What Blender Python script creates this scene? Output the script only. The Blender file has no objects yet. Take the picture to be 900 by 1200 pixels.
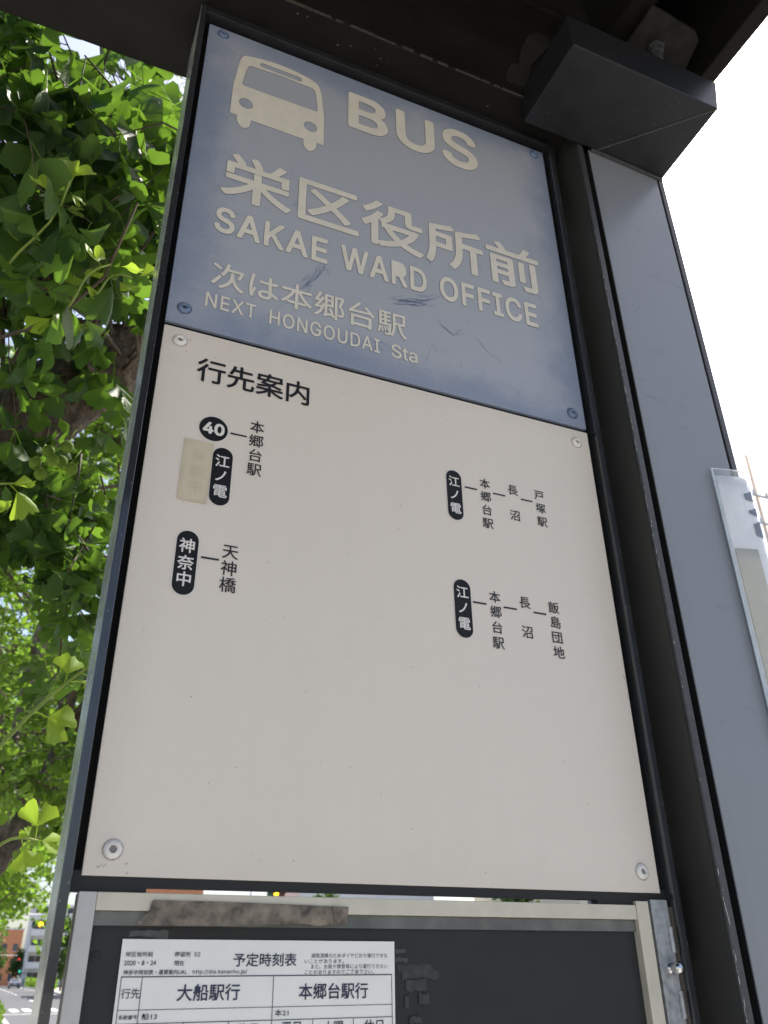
import bpy, bmesh, math, random
import numpy as np
from mathutils import Vector, Matrix
random.seed(7); rng = np.random.default_rng(11)
R = math.radians
sc = bpy.context.scene
COL = sc.collection
Z0 = 1.55                      # height of the route panel's lower edge above the pavement

# ------------------------------------------------------------------ camera
cam = bpy.data.cameras.new("camera"); camo = bpy.data.objects.new("camera", cam); COL.objects.link(camo)
rx = Vector((0.91878922, -0.39453031, -0.01312305)); dn = Vector((0.18336986, 0.45600272, -0.87088289)); fw = Vector((0.34957384, 0.79775144, 0.49131535))
CAMP = Vector((-0.06875, -0.79686, -0.0846 + Z0))
m = Matrix((( rx.x, -dn.x, -fw.x, CAMP.x), (rx.y, -dn.y, -fw.y, CAMP.y), (rx.z, -dn.z, -fw.z, CAMP.z), (0, 0, 0, 1)))
camo.matrix_world = m
cam.sensor_fit = 'VERTICAL'; cam.sensor_height = 36; cam.lens = 987.29 / 1200 * 36
cam.clip_start = 0.02; cam.clip_end = 3000
cam.dof.use_dof = True; cam.dof.focus_distance = 1.0; cam.dof.aperture_fstop = 11.5
sc.camera = camo

# ------------------------------------------------------------------ sky, sun, exposure
SUN_EL = 57; SUN_AZ = 62       # azimuth from +Y (behind the board) towards +X
w = bpy.data.worlds.new("World"); sc.world = w; w.use_nodes = True
nt = w.node_tree; bg = nt.nodes["Background"]
sky = nt.nodes.new("ShaderNodeTexSky"); sky.sky_type = 'NISHITA'; sky.sun_disc = False
sky.sun_elevation = R(SUN_EL); sky.sun_rotation = R(SUN_AZ); sky.dust_density = 3.5; sky.air_density = 1.0; sky.ozone_density = 1.0
nt.links.new(sky.outputs[0], bg.inputs[0]); bg.inputs[1].default_value = 0.13
sun = bpy.data.lights.new("sun", 'SUN'); sun.energy = 4.2; sun.angle = R(0.55); sun.color = (1, .95, .86)
suno = bpy.data.objects.new("sun", sun); COL.objects.link(suno)
sd = Vector((math.sin(R(SUN_AZ)) * math.cos(R(SUN_EL)), math.cos(R(SUN_AZ)) * math.cos(R(SUN_EL)), math.sin(R(SUN_EL))))
suno.rotation_euler = (-sd).to_track_quat('-Z', 'Y').to_euler(); suno.location = sd * 60
sc.view_settings.view_transform = 'Standard'; sc.view_settings.look = 'None'; sc.view_settings.gamma = 1
sc.view_settings.use_curve_mapping = False
sc.view_settings.exposure = 1.08
sc.cycles.use_denoising = True
sc.cycles.max_bounces = 10; sc.cycles.diffuse_bounces = 5; sc.cycles.transmission_bounces = 6

# ------------------------------------------------------------------ materials
def mat(name, col, rough=.5, metal=0, var=.12, scale=30, bump=0, bscale=200, spec=.5, col2=None, emit=None, coat=0, detail=6):
    M = bpy.data.materials.new(name); M.use_nodes = True
    n = M.node_tree; L = n.links; p = n.nodes["Principled BSDF"]
    p.inputs["Roughness"].default_value = rough; p.inputs["Metallic"].default_value = metal
    p.inputs["Specular IOR Level"].default_value = spec; p.inputs["Coat Weight"].default_value = coat
    tc = n.nodes.new("ShaderNodeTexCoord"); nz = n.nodes.new("ShaderNodeTexNoise")
    nz.inputs["Scale"].default_value = scale; nz.inputs["Detail"].default_value = detail
    L.new(tc.outputs["Object"], nz.inputs["Vector"])
    mx = n.nodes.new("ShaderNodeMix"); mx.data_type = 'RGBA'
    rp = n.nodes.new("ShaderNodeMapRange"); rp.inputs[1].default_value = .3; rp.inputs[2].default_value = .7
    L.new(nz.outputs["Fac"], rp.inputs[0]); L.new(rp.outputs[0], mx.inputs[0])
    a = [c * (1 - var) for c in col]; b = list(col2) if col2 else [min(1, c * (1 + var)) for c in col]
    mx.inputs[6].default_value = (*a, 1); mx.inputs[7].default_value = (*b, 1)
    L.new(mx.outputs[2], p.inputs["Base Color"])
    r2 = n.nodes.new("ShaderNodeMapRange"); r2.inputs[3].default_value = max(.02, rough - .08); r2.inputs[4].default_value = min(1, rough + .08)
    L.new(nz.outputs["Fac"], r2.inputs[0]); L.new(r2.outputs[0], p.inputs["Roughness"])
    if bump:
        n2 = n.nodes.new("ShaderNodeTexNoise"); n2.inputs["Scale"].default_value = bscale; n2.inputs["Detail"].default_value = 4
        L.new(tc.outputs["Object"], n2.inputs["Vector"])
        bp = n.nodes.new("ShaderNodeBump"); bp.inputs["Strength"].default_value = bump; bp.inputs["Distance"].default_value = .002
        L.new(n2.outputs["Fac"], bp.inputs["Height"]); L.new(bp.outputs[0], p.inputs["Normal"])
    if emit:
        p.inputs["Emission Color"].default_value = (*emit[0], 1); p.inputs["Emission Strength"].default_value = emit[1]
    return M

def panel_mat(name, worn, fresh, rough, w_, h_, cx, cz, edge, amount, speck):
    """painted sheet: chalky 'worn' paint with fresher 'fresh' paint kept along the edges and in blotches"""
    M = bpy.data.materials.new(name); M.use_nodes = True
    n = M.node_tree; L = n.links; p = n.nodes["Principled BSDF"]
    N = n.nodes.new
    tc = N("ShaderNodeTexCoord"); sp = N("ShaderNodeSeparateXYZ"); L.new(tc.outputs["Object"], sp.inputs[0])
    def math_(op, a, b=None):
        q = N("ShaderNodeMath"); q.operation = op
        for i, v in enumerate((a, b)):
            if v is None: continue
            if isinstance(v, (int, float)): q.inputs[i].default_value = v
            else: L.new(v, q.inputs[i])
        return q.outputs[0]
    dx = math_('SUBTRACT', w_ / 2, math_('ABSOLUTE', math_('SUBTRACT', sp.outputs[0], cx)))
    dz = math_('SUBTRACT', h_ / 2, math_('ABSOLUTE', math_('SUBTRACT', sp.outputs[2], cz)))
    d = math_('MINIMUM', dx, dz)
    nz = N("ShaderNodeTexNoise"); nz.inputs["Scale"].default_value = 9; nz.inputs["Detail"].default_value = 8; nz.inputs["Roughness"].default_value = .65
    L.new(tc.outputs["Object"], nz.inputs["Vector"])
    d2 = math_('ADD', d, math_('MULTIPLY', math_('SUBTRACT', nz.outputs[0], .5), edge * 2.0))
    mr = N("ShaderNodeMapRange"); mr.interpolation_type = 'SMOOTHSTEP'; mr.inputs[1].default_value = 0; mr.inputs[2].default_value = edge
    mr.inputs[3].default_value = amount; mr.inputs[4].default_value = 0.0
    L.new(d2, mr.inputs[0])
    n3 = N("ShaderNodeTexNoise"); n3.inputs["Scale"].default_value = 420; n3.inputs["Detail"].default_value = 2
    L.new(tc.outputs["Object"], n3.inputs["Vector"])
    f = math_('ADD', mr.outputs[0], math_('MULTIPLY', math_('SUBTRACT', n3.outputs[0], .5), speck))
    n4 = N("ShaderNodeTexNoise"); n4.inputs["Scale"].default_value = 3; n4.inputs["Detail"].default_value = 5
    L.new(tc.outputs["Object"], n4.inputs["Vector"])
    f = math_('ADD', f, math_('MULTIPLY', math_('SUBTRACT', n4.outputs[0], .5), speck * 1.5))
    mp = N("ShaderNodeMapping"); mp.inputs["Scale"].default_value = (45, 45, 2.2); L.new(tc.outputs["Object"], mp.inputs[0])
    n5 = N("ShaderNodeTexNoise"); n5.inputs["Scale"].default_value = 1; n5.inputs["Detail"].default_value = 5; L.new(mp.outputs[0], n5.inputs["Vector"])
    f = math_('ADD', f, math_('MULTIPLY', math_('SUBTRACT', n5.outputs[0], .5), speck*.8))          # rain streaks
    mx = N("ShaderNodeMix"); mx.data_type = 'RGBA'; mx.clamp_factor = True
    L.new(f, mx.inputs[0]); mx.inputs[6].default_value = (*worn, 1); mx.inputs[7].default_value = (*fresh, 1)
    L.new(mx.outputs[2], p.inputs["Base Color"])
    p.inputs["Roughness"].default_value = rough
    bp = N("ShaderNodeBump"); bp.inputs["Strength"].default_value = .08; bp.inputs["Distance"].default_value = .001
    L.new(n3.outputs[0], bp.inputs["Height"]); L.new(bp.outputs[0], p.inputs["Normal"])
    return M

def leaf_mat(name, dark, light, trans, tmix=.45, rough=.5, vein=0):
    M = bpy.data.materials.new(name); M.use_nodes = True
    n = M.node_tree; L = n.links; p = n.nodes["Principled BSDF"]; out = n.nodes["Material Output"]
    N = n.nodes.new
    at = N("ShaderNodeAttribute"); at.attribute_name = "tint"
    mx = N("ShaderNodeMix"); mx.data_type = 'RGBA'; L.new(at.outputs["Fac"], mx.inputs[0])
    mx.inputs[6].default_value = (*dark, 1); mx.inputs[7].default_value = (*light, 1)
    L.new(mx.outputs[2], p.inputs["Base Color"]); p.inputs["Roughness"].default_value = rough
    p.inputs["Specular IOR Level"].default_value = .16
    if vein:                                            # fine ribs fanning out from the leaf stalk
        av = N("ShaderNodeAttribute"); av.attribute_name = "fan"
        sn = N("ShaderNodeMath"); sn.operation = 'MULTIPLY'; sn.inputs[1].default_value = 75; L.new(av.outputs["Fac"], sn.inputs[0])
        s2 = N("ShaderNodeMath"); s2.operation = 'SINE'; L.new(sn.outputs[0], s2.inputs[0])
        bp = N("ShaderNodeBump"); bp.inputs["Strength"].default_value = vein; bp.inputs["Distance"].default_value = .0006
        L.new(s2.outputs[0], bp.inputs["Height"]); L.new(bp.outputs[0], p.inputs["Normal"])
    tr = N("ShaderNodeBsdfTranslucent")
    m2 = N("ShaderNodeMix"); m2.data_type = 'RGBA'; L.new(at.outputs["Fac"], m2.inputs[0])
    m2.inputs[6].default_value = (*[c * .8 for c in trans], 1); m2.inputs[7].default_value = (*[min(1, c * 1.25) for c in trans], 1)
    L.new(m2.outputs[2], tr.inputs["Color"])
    ms = N("ShaderNodeMixShader"); ms.inputs[0].default_value = tmix
    L.new(p.outputs[0], ms.inputs[1]); L.new(tr.outputs[0], ms.inputs[2]); L.new(ms.outputs[0], out.inputs["Surface"])
    return M

def bark_mat(name, a, b, scale=24):
    M = bpy.data.materials.new(name); M.use_nodes = True
    n = M.node_tree; L = n.links; p = n.nodes["Principled BSDF"]; N = n.nodes.new
    tc = N("ShaderNodeTexCoord"); mp = N("ShaderNodeMapping"); mp.inputs["Scale"].default_value = (1.4, 1.2, .9)
    L.new(tc.outputs["Object"], mp.inputs[0])
    vz = N("ShaderNodeTexVoronoi"); vz.inputs["Scale"].default_value = scale; vz.feature = 'DISTANCE_TO_EDGE'
    nz = N("ShaderNodeTexNoise"); nz.inputs["Scale"].default_value = scale * 1.4; nz.inputs["Detail"].default_value = 10; nz.inputs["Roughness"].default_value = .7
    L.new(mp.outputs[0], nz.inputs["Vector"])
    av = N("ShaderNodeMix"); av.data_type = 'RGBA'; av.inputs[0].default_value = .12
    L.new(mp.outputs[0], av.inputs[6]); L.new(nz.outputs["Color"], av.inputs[7]); L.new(av.outputs[2], vz.inputs["Vector"])
    ad = N("ShaderNodeMath"); ad.operation = 'MULTIPLY_ADD'; L.new(vz.outputs[0], ad.inputs[0]); ad.inputs[1].default_value = 1.6; L.new(nz.outputs[0], ad.inputs[2])
    rp = N("ShaderNodeMapRange"); rp.inputs[1].default_value = .35; rp.inputs[2].default_value = 1.1; L.new(ad.outputs[0], rp.inputs[0])
    mx = N("ShaderNodeMix"); mx.data_type = 'RGBA'; L.new(rp.outputs[0], mx.inputs[0])
    mx.inputs[6].default_value = (*a, 1); mx.inputs[7].default_value = (*b, 1); L.new(mx.outputs[2], p.inputs["Base Color"])
    bp = N("ShaderNodeBump"); bp.inputs["Strength"].default_value = 1; bp.inputs["Distance"].default_value = .03
    L.new(ad.outputs[0], bp.inputs["Height"]); L.new(bp.outputs[0], p.inputs["Normal"]); p.inputs["Roughness"].default_value = .9
    return M

M_dark = mat("charcoal_paint", (.015, .016, .018), .40, spec=.4, bump=.12, bscale=900, var=.15)
M_gloss = mat("glossy_charcoal_paint", (.026, .028, .031), .13, coat=.6, bump=.04, bscale=500, var=.12)
M_black = mat("black_paint_and_shade", (.012, .012, .012), .7)  # black parts, and the painted shade in the column gaps
M_roof = mat("dark_brown_grey_paint", (.011, .0105, .0088), .55, bump=.2, bscale=500, var=.25, scale=12, spec=.12)
M_post = panel_mat("grey_painted_steel", (.215, .228, .248), (.165, .175, .19), .36, .1465, 2.72, .0028, 1.36, .025, .22, .38)
M_lip = mat("worn_charcoal_edge", (.045, .046, .048), .45, bump=.5, bscale=900, var=.3, scale=120)
M_scr = mat("bare_scratch", (.5, .48, .45), .6)
M_blue = panel_mat("sun_faded_blue_paint", (.37, .39, .435), (.155, .205, .315), .5, .6, .6012, .0, .6098 + .3006 + Z0, .075, .65, .26)
M_white = panel_mat("ivory_white_paint", (.69, .622, .54), (.56, .50, .43), .45, .6, .6033, .0, .3016 + Z0, .05, .22, .30)
M_cream = mat("cream_lettering", (.68, .64, .555), .5, var=.05, scale=60)
M_ink = mat("black_lettering", (.012, .012, .014), .45, var=.1)
M_badge = mat("black_badge_film", (.010, .010, .011), .5, spec=.25, var=.15, scale=50)
M_bwhite = mat("white_badge_lettering", (.70, .66, .62), .5, var=.04)
M_patch = mat("yellowed_cover_film", (.55, .475, .34), .5, var=.07, scale=40)
M_ghost = mat("faded_ghost_lettering", (.575, .50, .37), .5, var=.03)
M_boltw = mat("white_painted_bolt", (.72, .69, .65), .35, var=.08)
M_boltb = mat("blue_painted_bolt", (.125, .175, .28), .35, var=.15)
M_socket = mat("dirty_socket", (.10, .095, .09), .5)
M_scuff = mat("exposed_blue_scuff", (.16, .215, .34), .5, var=.25, scale=300)
M_dirt = mat("grey_dirt_mark", (.22, .20, .18), .8, var=.2)
M_alu = mat("weathered_aluminium", (.46, .45, .43), .42, .25, var=.06, scale=80, bump=.05)
M_alu2 = mat("cream_aluminium", (.56, .52, .42), .45, .1, var=.07, scale=40)
M_galv = mat("galvanised_steel", (.36, .37, .38), .45, .6, var=.28, scale=130, bump=.15, bscale=400)
M_steel = mat("polished_steel", (.6, .6, .6), .2, 1)
M_backing = mat("slate_grey_board", (.026, .027, .028), .55, spec=.25, var=.08)
M_railref = mat("rail_reflection_on_slate", (.115, .12, .11), .35, var=.3, scale=35)
M_paper = mat("timetable_paper", (.78, .77, .72), .7, var=.03, scale=20)
M_navy = mat("navy_print", (.02, .022, .06), .6)
M_tape = mat("old_brown_tape", (.105, .083, .063), .5, var=.5, scale=95, bump=.5, bscale=160, col2=(.25, .205, .15))
M_tape2 = mat("clear_tape_residue", (.055, .056, .055), .35, var=.4, scale=120)
M_bark = bark_mat("ginkgo_bark", (.075, .053, .036), (.50, .37, .24))
M_bark2 = bark_mat("distant_ginkgo_bark", (.05, .04, .03), (.26, .21, .16), 10)  # darker, coarser bark for the farther trees
M_leaf = leaf_mat("ginkgo_leaf", (.028, .064, .022), (.062, .112, .032), (.15, .285, .025), .40, vein=.22)
M_young = leaf_mat("young_ginkgo_leaf", (.13, .225, .03), (.21, .31, .04), (.36, .52, .045), .46, vein=.25)
M_far = leaf_mat("distant_ginkgo_leaf", (.045, .095, .018), (.15, .22, .04), (.24, .42, .035), .42)
M_tree = leaf_mat("street_tree_leaf", (.03, .065, .02), (.07, .12, .03), (.10, .18, .02), .3)
M_twig = mat("brown_twig", (.09, .065, .04), .8, var=.3)
M_shoot = mat("green_shoot_stem", (.22, .30, .05), .5, var=.15)
M_fruit = mat("unripe_ginkgo_fruit", (.11, .175, .025), .8, spec=.1, var=.2, scale=60)
M_ground = mat("pale_ground", (.26, .25, .22), .95, var=.2, scale=1.5, bump=.2, bscale=30)
M_pave = mat("concrete_paving", (.40, .385, .36), .9, var=.12, scale=6, bump=.3, bscale=60)
M_road = mat("asphalt", (.085, .085, .088), .85, var=.2, scale=4, bump=.4, bscale=120)
M_kerb = mat("kerb_concrete", (.36, .35, .33), .9, var=.12)
M_line = mat("road_paint", (.72, .72, .70), .7, var=.08, scale=8)
M_bld = mat("pale_render", (.62, .62, .62), .8, var=.06, scale=2)
M_orange = mat("orange_brick", (.52, .22, .11), .85, var=.15, scale=3)
M_glass = mat("window_glass", (.06, .075, .09), .1, var=.3, scale=.6)
M_car = mat("silver_car_paint", (.22, .23, .26), .25, .3, var=.05, coat=.5)
M_tyre = mat("tyre_rubber", (.02, .02, .02), .8)
M_pole = mat("galvanised_pole", (.42, .43, .43), .5, .2, var=.1)
M_woodp = mat("weathered_pole", (.75, .58, .44), .8, var=.15)
def lampm(n, c, s): return mat(n, [x * .4 for x in c], .3, emit=(c, s) if s else None)
M_amber = lampm("lit_amber_lamp", (1, .5, .02), 2.2); M_red0 = lampm("unlit_red_lamp", (.22, .03, .03), 0); M_grn0 = lampm("unlit_green_lamp", (.03, .2, .14), 0)
M_red1 = lampm("lit_red_lamp", (1, .06, .05), .45); M_grn1 = lampm("lit_green_lamp", (.05, .9, .55), .35)
M_amb0 = lampm("unlit_amber_lamp", (.3, .18, .03), 0)

def clear_mat():
    M = bpy.data.materials.new("clear_plastic_film"); M.use_nodes = True
    n = M.node_tree; L = n.links; p = n.nodes["Principled BSDF"]; out = n.nodes["Material Output"]
    p.inputs["Base Color"].default_value = (.75, .8, .85, 1); p.inputs["Roughness"].default_value = .12
    tc = n.nodes.new("ShaderNodeTexCoord"); nz = n.nodes.new("ShaderNodeTexNoise"); nz.inputs["Scale"].default_value = 25
    L.new(tc.outputs["Object"], nz.inputs["Vector"])
    t = n.nodes.new("ShaderNodeBsdfTransparent"); mr = n.nodes.new("ShaderNodeMapRange")
    mr.inputs[3].default_value = .06; mr.inputs[4].default_value = .22; L.new(nz.outputs[0], mr.inputs[0])
    ms = n.nodes.new("ShaderNodeMixShader"); L.new(mr.outputs[0], ms.inputs[0])
    L.new(t.outputs[0], ms.inputs[1]); L.new(p.outputs[0], ms.inputs[2]); L.new(ms.outputs[0], out.inputs["Surface"])
    return M
M_clear = clear_mat()

# ------------------------------------------------------------------ mesh helpers
class MB:
    def __init__(s): s.v = []; s.f = []
    def add(s, v, f):
        k = len(s.v); s.v += [tuple(p) for p in v]; s.f += [tuple(i + k for i in q) for q in f]; return s
    def box(s, x0, x1, y0, y1, z0, z1):
        return s.add([(x0,y0,z0),(x1,y0,z0),(x1,y1,z0),(x0,y1,z0),(x0,y0,z1),(x1,y0,z1),(x1,y1,z1),(x0,y1,z1)],
                     [(0,3,2,1),(4,5,6,7),(0,1,5,4),(1,2,6,5),(2,3,7,6),(3,0,4,7)])
    def prism(s, pts, y0, y1):
        """outline in (x,z), extruded in y"""
        n = len(pts)
        v = [(x, y0, z) for x, z in pts] + [(x, y1, z) for x, z in pts]
        return s.add(v, [tuple(range(n)), tuple(reversed(range(n, 2*n)))] + [(i, i+n, (i+1)%n+n, (i+1)%n) for i in range(n)])
    def tube(s, pts, rad, n=8, cap=True):
        pts = [Vector(p) for p in pts]
        if not hasattr(rad, '__len__'): rad = [rad] * len(pts)
        k = len(s.v); up = Vector((.31, .17, .93))
        for i, p in enumerate(pts):
            d = (pts[min(i+1, len(pts)-1)] - pts[max(i-1, 0)]).normalized()
            a = d.cross(up)
            if a.length < .05: a = d.cross(Vector((1, 0, 0)))
            a.normalize(); b = d.cross(a)
            for j in range(n):
                t = 2*math.pi*j/n
                s.v.append(tuple(p + (a*math.cos(t) + b*math.sin(t)) * rad[i]))
        for i in range(len(pts)-1):
            for j in range(n):
                s.f.append((k+i*n+j, k+i*n+(j+1)%n, k+(i+1)*n+(j+1)%n, k+(i+1)*n+j))
        if cap:
            s.f.append(tuple(k+j for j in reversed(range(n)))); s.f.append(tuple(k+(len(pts)-1)*n+j for j in range(n)))
        return s
    def lathe(s, prof, c, n=20, axis='-y'):
        """profile (r, h) revolved; h runs along axis from c"""
        k = len(s.v)
        for r, h in prof:
            for j in range(n):
                t = 2*math.pi*j/n; a, b = r*math.cos(t), r*math.sin(t)
                if axis == '-y': s.v.append((c[0]+a, c[1]-h, c[2]+b))
                elif axis == 'x': s.v.append((c[0]+h, c[1]+a, c[2]+b))
                else: s.v.append((c[0]+a, c[1]+b, c[2]+h))
        for i in range(len(prof)-1):
            for j in range(n):
                s.f.append((k+i*n+j, k+i*n+(j+1)%n, k+(i+1)*n+(j+1)%n, k+(i+1)*n+j))
        s.f.append(tuple(k+(len(prof)-1)*n+j for j in range(n)))
        return s
OFF = {}
def link(o, parent=None):
    COL.objects.link(o)
    if parent is not None: o.parent = parent
    return o
def obj(name, mb, material, parent=None, bevel=0, smooth=False, segs=2, base=None):
    me = bpy.data.meshes.new(name)
    off = Vector(OFF.get(parent.name, (0, 0, 0))) if parent is not None else Vector(base or (0, 0, 0))
    vv = np.array(mb.v, dtype=float) - np.array(off)
    me.from_pydata(vv.tolist(), [], mb.f); me.update()
    if len(vv) and np.ptp(vv[:, 1]) > .0004:
      bm = bmesh.new(); bm.from_mesh(me); bmesh.ops.recalc_face_normals(bm, faces=bm.faces); bm.to_mesh(me); bm.free()
    if smooth:
        me.polygons.foreach_set("use_smooth", [True]*len(me.polygons))
    me.materials.append(material)
    o = link(bpy.data.objects.new(name, me), parent)
    if parent is None: o.location = off
    OFF[o.name] = tuple(off)
    if bevel:
        b = o.modifiers.new("bevel", 'BEVEL'); b.width = bevel; b.segments = segs; b.limit_method = 'ANGLE'; b.angle_limit = R(40)
    return o
def thing(name, loc, label, cat, group=None):
    o = link(bpy.data.objects.new(name, None)); o.location = loc; o.empty_display_size = .1
    OFF[o.name] = tuple(loc); tag(o, label, cat, group); return o
def tag(o, label=None, cat=None, group=None, kind=None):
    if label: o["label"] = label
    if cat: o["category"] = cat
    if group: o["group"] = group
    if kind: o["kind"] = kind
    return o
def copy_tree(o, parent=None):
    c = o.copy(); COL.objects.link(c)
    if parent is not None: c.parent = parent
    for ch in list(o.children): copy_tree(ch, c)
    return c

# ------------------------------------------------------------------ lettering
import os
def bundled(fn):
    try: return bpy.data.fonts.load(os.path.join(bpy.utils.system_resource('DATAFILES'), 'fonts', fn))
    except Exception: return None
F_LAT = bundled('Inter.woff2')                        # Blender's own interface font
from mathutils.geometry import delaunay_2d_cdt
_cache = {}
def glyphs(s):
    """outlines of a line of lettering as filled pieces: list of (points, triangles), overlapping strokes kept apart"""
    if s in _cache: return _cache[s]
    cu = bpy.data.curves.new("t", 'FONT'); cu.body = s; cu.size = 1; cu.resolution_u = 4; cu.fill_mode = 'FRONT'
    if F_LAT and all(ord(c) < 256 for c in s): cu.font = F_LAT; cu.space_character = 1.08 if len(s) > 3 else 1
    cu.fill_mode = 'NONE'
    o = bpy.data.objects.new("t", cu); COL.objects.link(o); bpy.context.view_layer.update()
    c2 = o.to_curve(bpy.context.evaluated_depsgraph_get())
    loops = []
    for sp in c2.splines:
        P = []
        bp_ = list(sp.bezier_points)
        if bp_:
            for i, p in enumerate(bp_):
                q = bp_[(i+1) % len(bp_)]
                p0, p1, p2, p3 = (np.array(p.co[:2]), np.array(p.handle_right[:2]), np.array(q.handle_left[:2]), np.array(q.co[:2]))
                ch = np.linalg.norm(p3-p0)
                straight = np.linalg.norm(p1-(p0+(p3-p0)/3)) + np.linalg.norm(p2-(p0+(p3-p0)*2/3)) < 1e-3 or (abs(np.cross(p1-p0, p3-p0)) + abs(np.cross(p2-p0, p3-p0)) < 1e-5)
                for t in ([0] if straight else [k/5 for k in range(5)]):
                    P.append((1-t)**3*p0+3*(1-t)**2*t*p1+3*(1-t)*t*t*p2+t**3*p3)
        else: P = [np.array(p.co[:2]) for p in sp.points]
        Q = [P[0]]
        for p in P[1:]:
            if np.linalg.norm(p-Q[-1]) > 1e-5: Q.append(p)
        if np.linalg.norm(Q[0]-Q[-1]) < 1e-5: Q.pop()
        if len(Q) > 2: loops.append(np.array(Q))
    o.to_curve_clear(); bpy.data.objects.remove(o); bpy.data.curves.remove(cu)
    area = lambda p: .5*np.sum(p[:, 0]*np.roll(p[:, 1], -1)-np.roll(p[:, 0], -1)*p[:, 1])
    def inside(pt, poly):
        x, y = pt; r = False; n = len(poly)
        for i in range(n):
            (x1, y1), (x2, y2) = poly[i], poly[(i+1) % n]
            if (y1 > y) != (y2 > y) and x < (x2-x1)*(y-y1)/(y2-y1)+x1: r = not r
        return r
    A = [area(p) for p in loops]; out = []
    if loops:
        sg_ = np.sign(A[int(np.argmax(np.abs(A)))])
        outer = [i for i in range(len(loops)) if A[i]*sg_ > 0]; holes = {i: [] for i in outer}
        for i in range(len(loops)):
            if A[i]*sg_ > 0: continue
            c = [j for j in outer if inside(loops[i][0], loops[j]) or inside(loops[i].mean(0), loops[j])]
            if c: holes[min(c, key=lambda j: abs(A[j]))].append(i)
        for j in outer:
            rings = [loops[j]] + [loops[h] for h in holes[j]]
            V = [Vector((p[0], p[1])) for r in rings for p in r]; E = []; k = 0
            for r in rings: E += [(k+i, k+(i+1) % len(r)) for i in range(len(r))]; k += len(r)
            vo, _, fo, _, _, _ = delaunay_2d_cdt(V, E, [list(range(len(rings[0])))], 1, 1e-6)
            P = np.array([tuple(p) for p in vo]); tri = []
            for f in fo:
                c = P[list(f)].mean(0)
                if not any(inside(c, loops[h]) for h in holes[j]): tri.append(tuple(f))
            out.append((P, tri))
    _cache[s] = out
    return out
def ring_shifts(bold, n=8):
    return [(0, 0)] + ([(bold*math.cos(2*math.pi*(k+.5)/n), bold*math.sin(2*math.pi*(k+.5)/n)) for k in range(n)] if bold else [])
def place(mb, pieces, fx, fz, bold, y):
    for k, (dx, dz) in enumerate(ring_shifts(bold)):
        for i, (v, f) in enumerate(pieces):
            mb.add([(fx(p[0]+dx), y - (k*7+i % 7)*3e-6, fz(p[1]+dz)+Z0) for p in v], f)
def bounds(pieces):
    V = np.concatenate([p[0] for p in pieces]); return V.min(0), V.max(0)
def text(mb, s, x0, x1, z0, z1, y=-.0006, off=0.0):
    """a line of lettering fitted to the rectangle x0..x1, z0..z1 (metres on the sign)"""
    g = glyphs(s); a, b = bounds(g); a = a-off; b = b+off
    place(mb, g, lambda u: x0+(u-a[0])/(b[0]-a[0])*(x1-x0), lambda u: z0+(u-a[1])/(b[1]-a[1])*(z1-z0), off, y)
def char(mb, c, x, z, size, y=-.0006, off=0.0):
    """one character centred at x, z; size = height of a full-square character"""
    a, b = bounds(glyphs("国")); rc = (a+b)/2; k = size/(b[1]-a[1]+2*off)
    place(mb, glyphs(c), lambda u: x+(u-rc[0])*k, lambda u: z+(u-rc[1])*k, off, y)
def column(mb, s, x, zs, size, **kw):
    for c, z in zip(s, zs): char(mb, c, x, z, size, **kw)
def rect(mb, x0, x1, z0, z1, y): mb.add([(x0,y,z0+Z0),(x1,y,z0+Z0),(x1,y,z1+Z0),(x0,y,z1+Z0)], [(0,1,2,3)])
def rounded(x0, x1, z0, z1, r, n=8):
    p = []
    for cx, cz, a0 in ((x1-r, z1-r, 0), (x0+r, z1-r, 90), (x0+r, z0+r, 180), (x1-r, z0+r, 270)):
        for i in range(n+1):
            t = R(a0 + 90*i/n); p.append((cx + r*math.cos(t), cz + r*math.sin(t)))
    return p
def flat(mb, pts, y): mb.add([(x, y, z+Z0) for x, z in pts], [tuple(range(len(pts)))])
def ribbon(mb, pts, wid, y):
    """flat stroke through (x,z) points tapering at both ends"""
    n = len(pts); L, Rr = [], []
    for i, (x, z) in enumerate(pts):
        a = pts[max(i-1,0)]; b = pts[min(i+1,n-1)]; d = math.hypot(b[0]-a[0], b[1]-a[1]) or 1
        nx, nz = -(b[1]-a[1])/d, (b[0]-a[0])/d
        ww = wid * (.25 + .75*math.sin(math.pi*(i+.35)/(n-.3)))/2
        L.append((x+nx*ww, z+nz*ww)); Rr.append((x-nx*ww, z-nz*ww))
    k = len(mb.v)
    mb.v += [(x, y, z+Z0) for x, z in L] + [(x, y, z+Z0) for x, z in Rr]
    mb.f += [(k+i, k+n+i, k+n+i+1, k+i+1) for i in range(n-1)]

# ================================================================== GROUND AND ROAD
def gz(y): return 0 if y < 4 else .013*(y-4)
def sheet(name, x0, x1, ys, dz, m_, parent=None):
    mb = MB(); v = []; 
    for y in ys: v += [(x0, y, gz(y)+dz), (x1, y, gz(y)+dz)]
    mb.add(v, [(2*i, 2*i+1, 2*i+3, 2*i+2) for i in range(len(ys)-1)])
    return tag(obj(name, mb, m_), kind='structure')
YS = [-60, 4, 20, 60, 120, 250, 420]
sheet("ground", -1500, 1500, [-1500, 4, 20, 60, 120, 250, 420, 1800], -.165, M_ground)
sheet("road", 1.30, 9.0, YS, -.13, M_road)
mb = MB()
for y0, y1 in zip(YS[:-1], YS[1:]):
    mb.add([(-4.5,y0,gz(y0)),(1.15,y0,gz(y0)),(1.15,y1,gz(y1)),(-4.5,y1,gz(y1))], [(0,1,2,3)])
tag(obj("pavement", mb, M_pave), kind='structure')
mb = MB()
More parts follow.
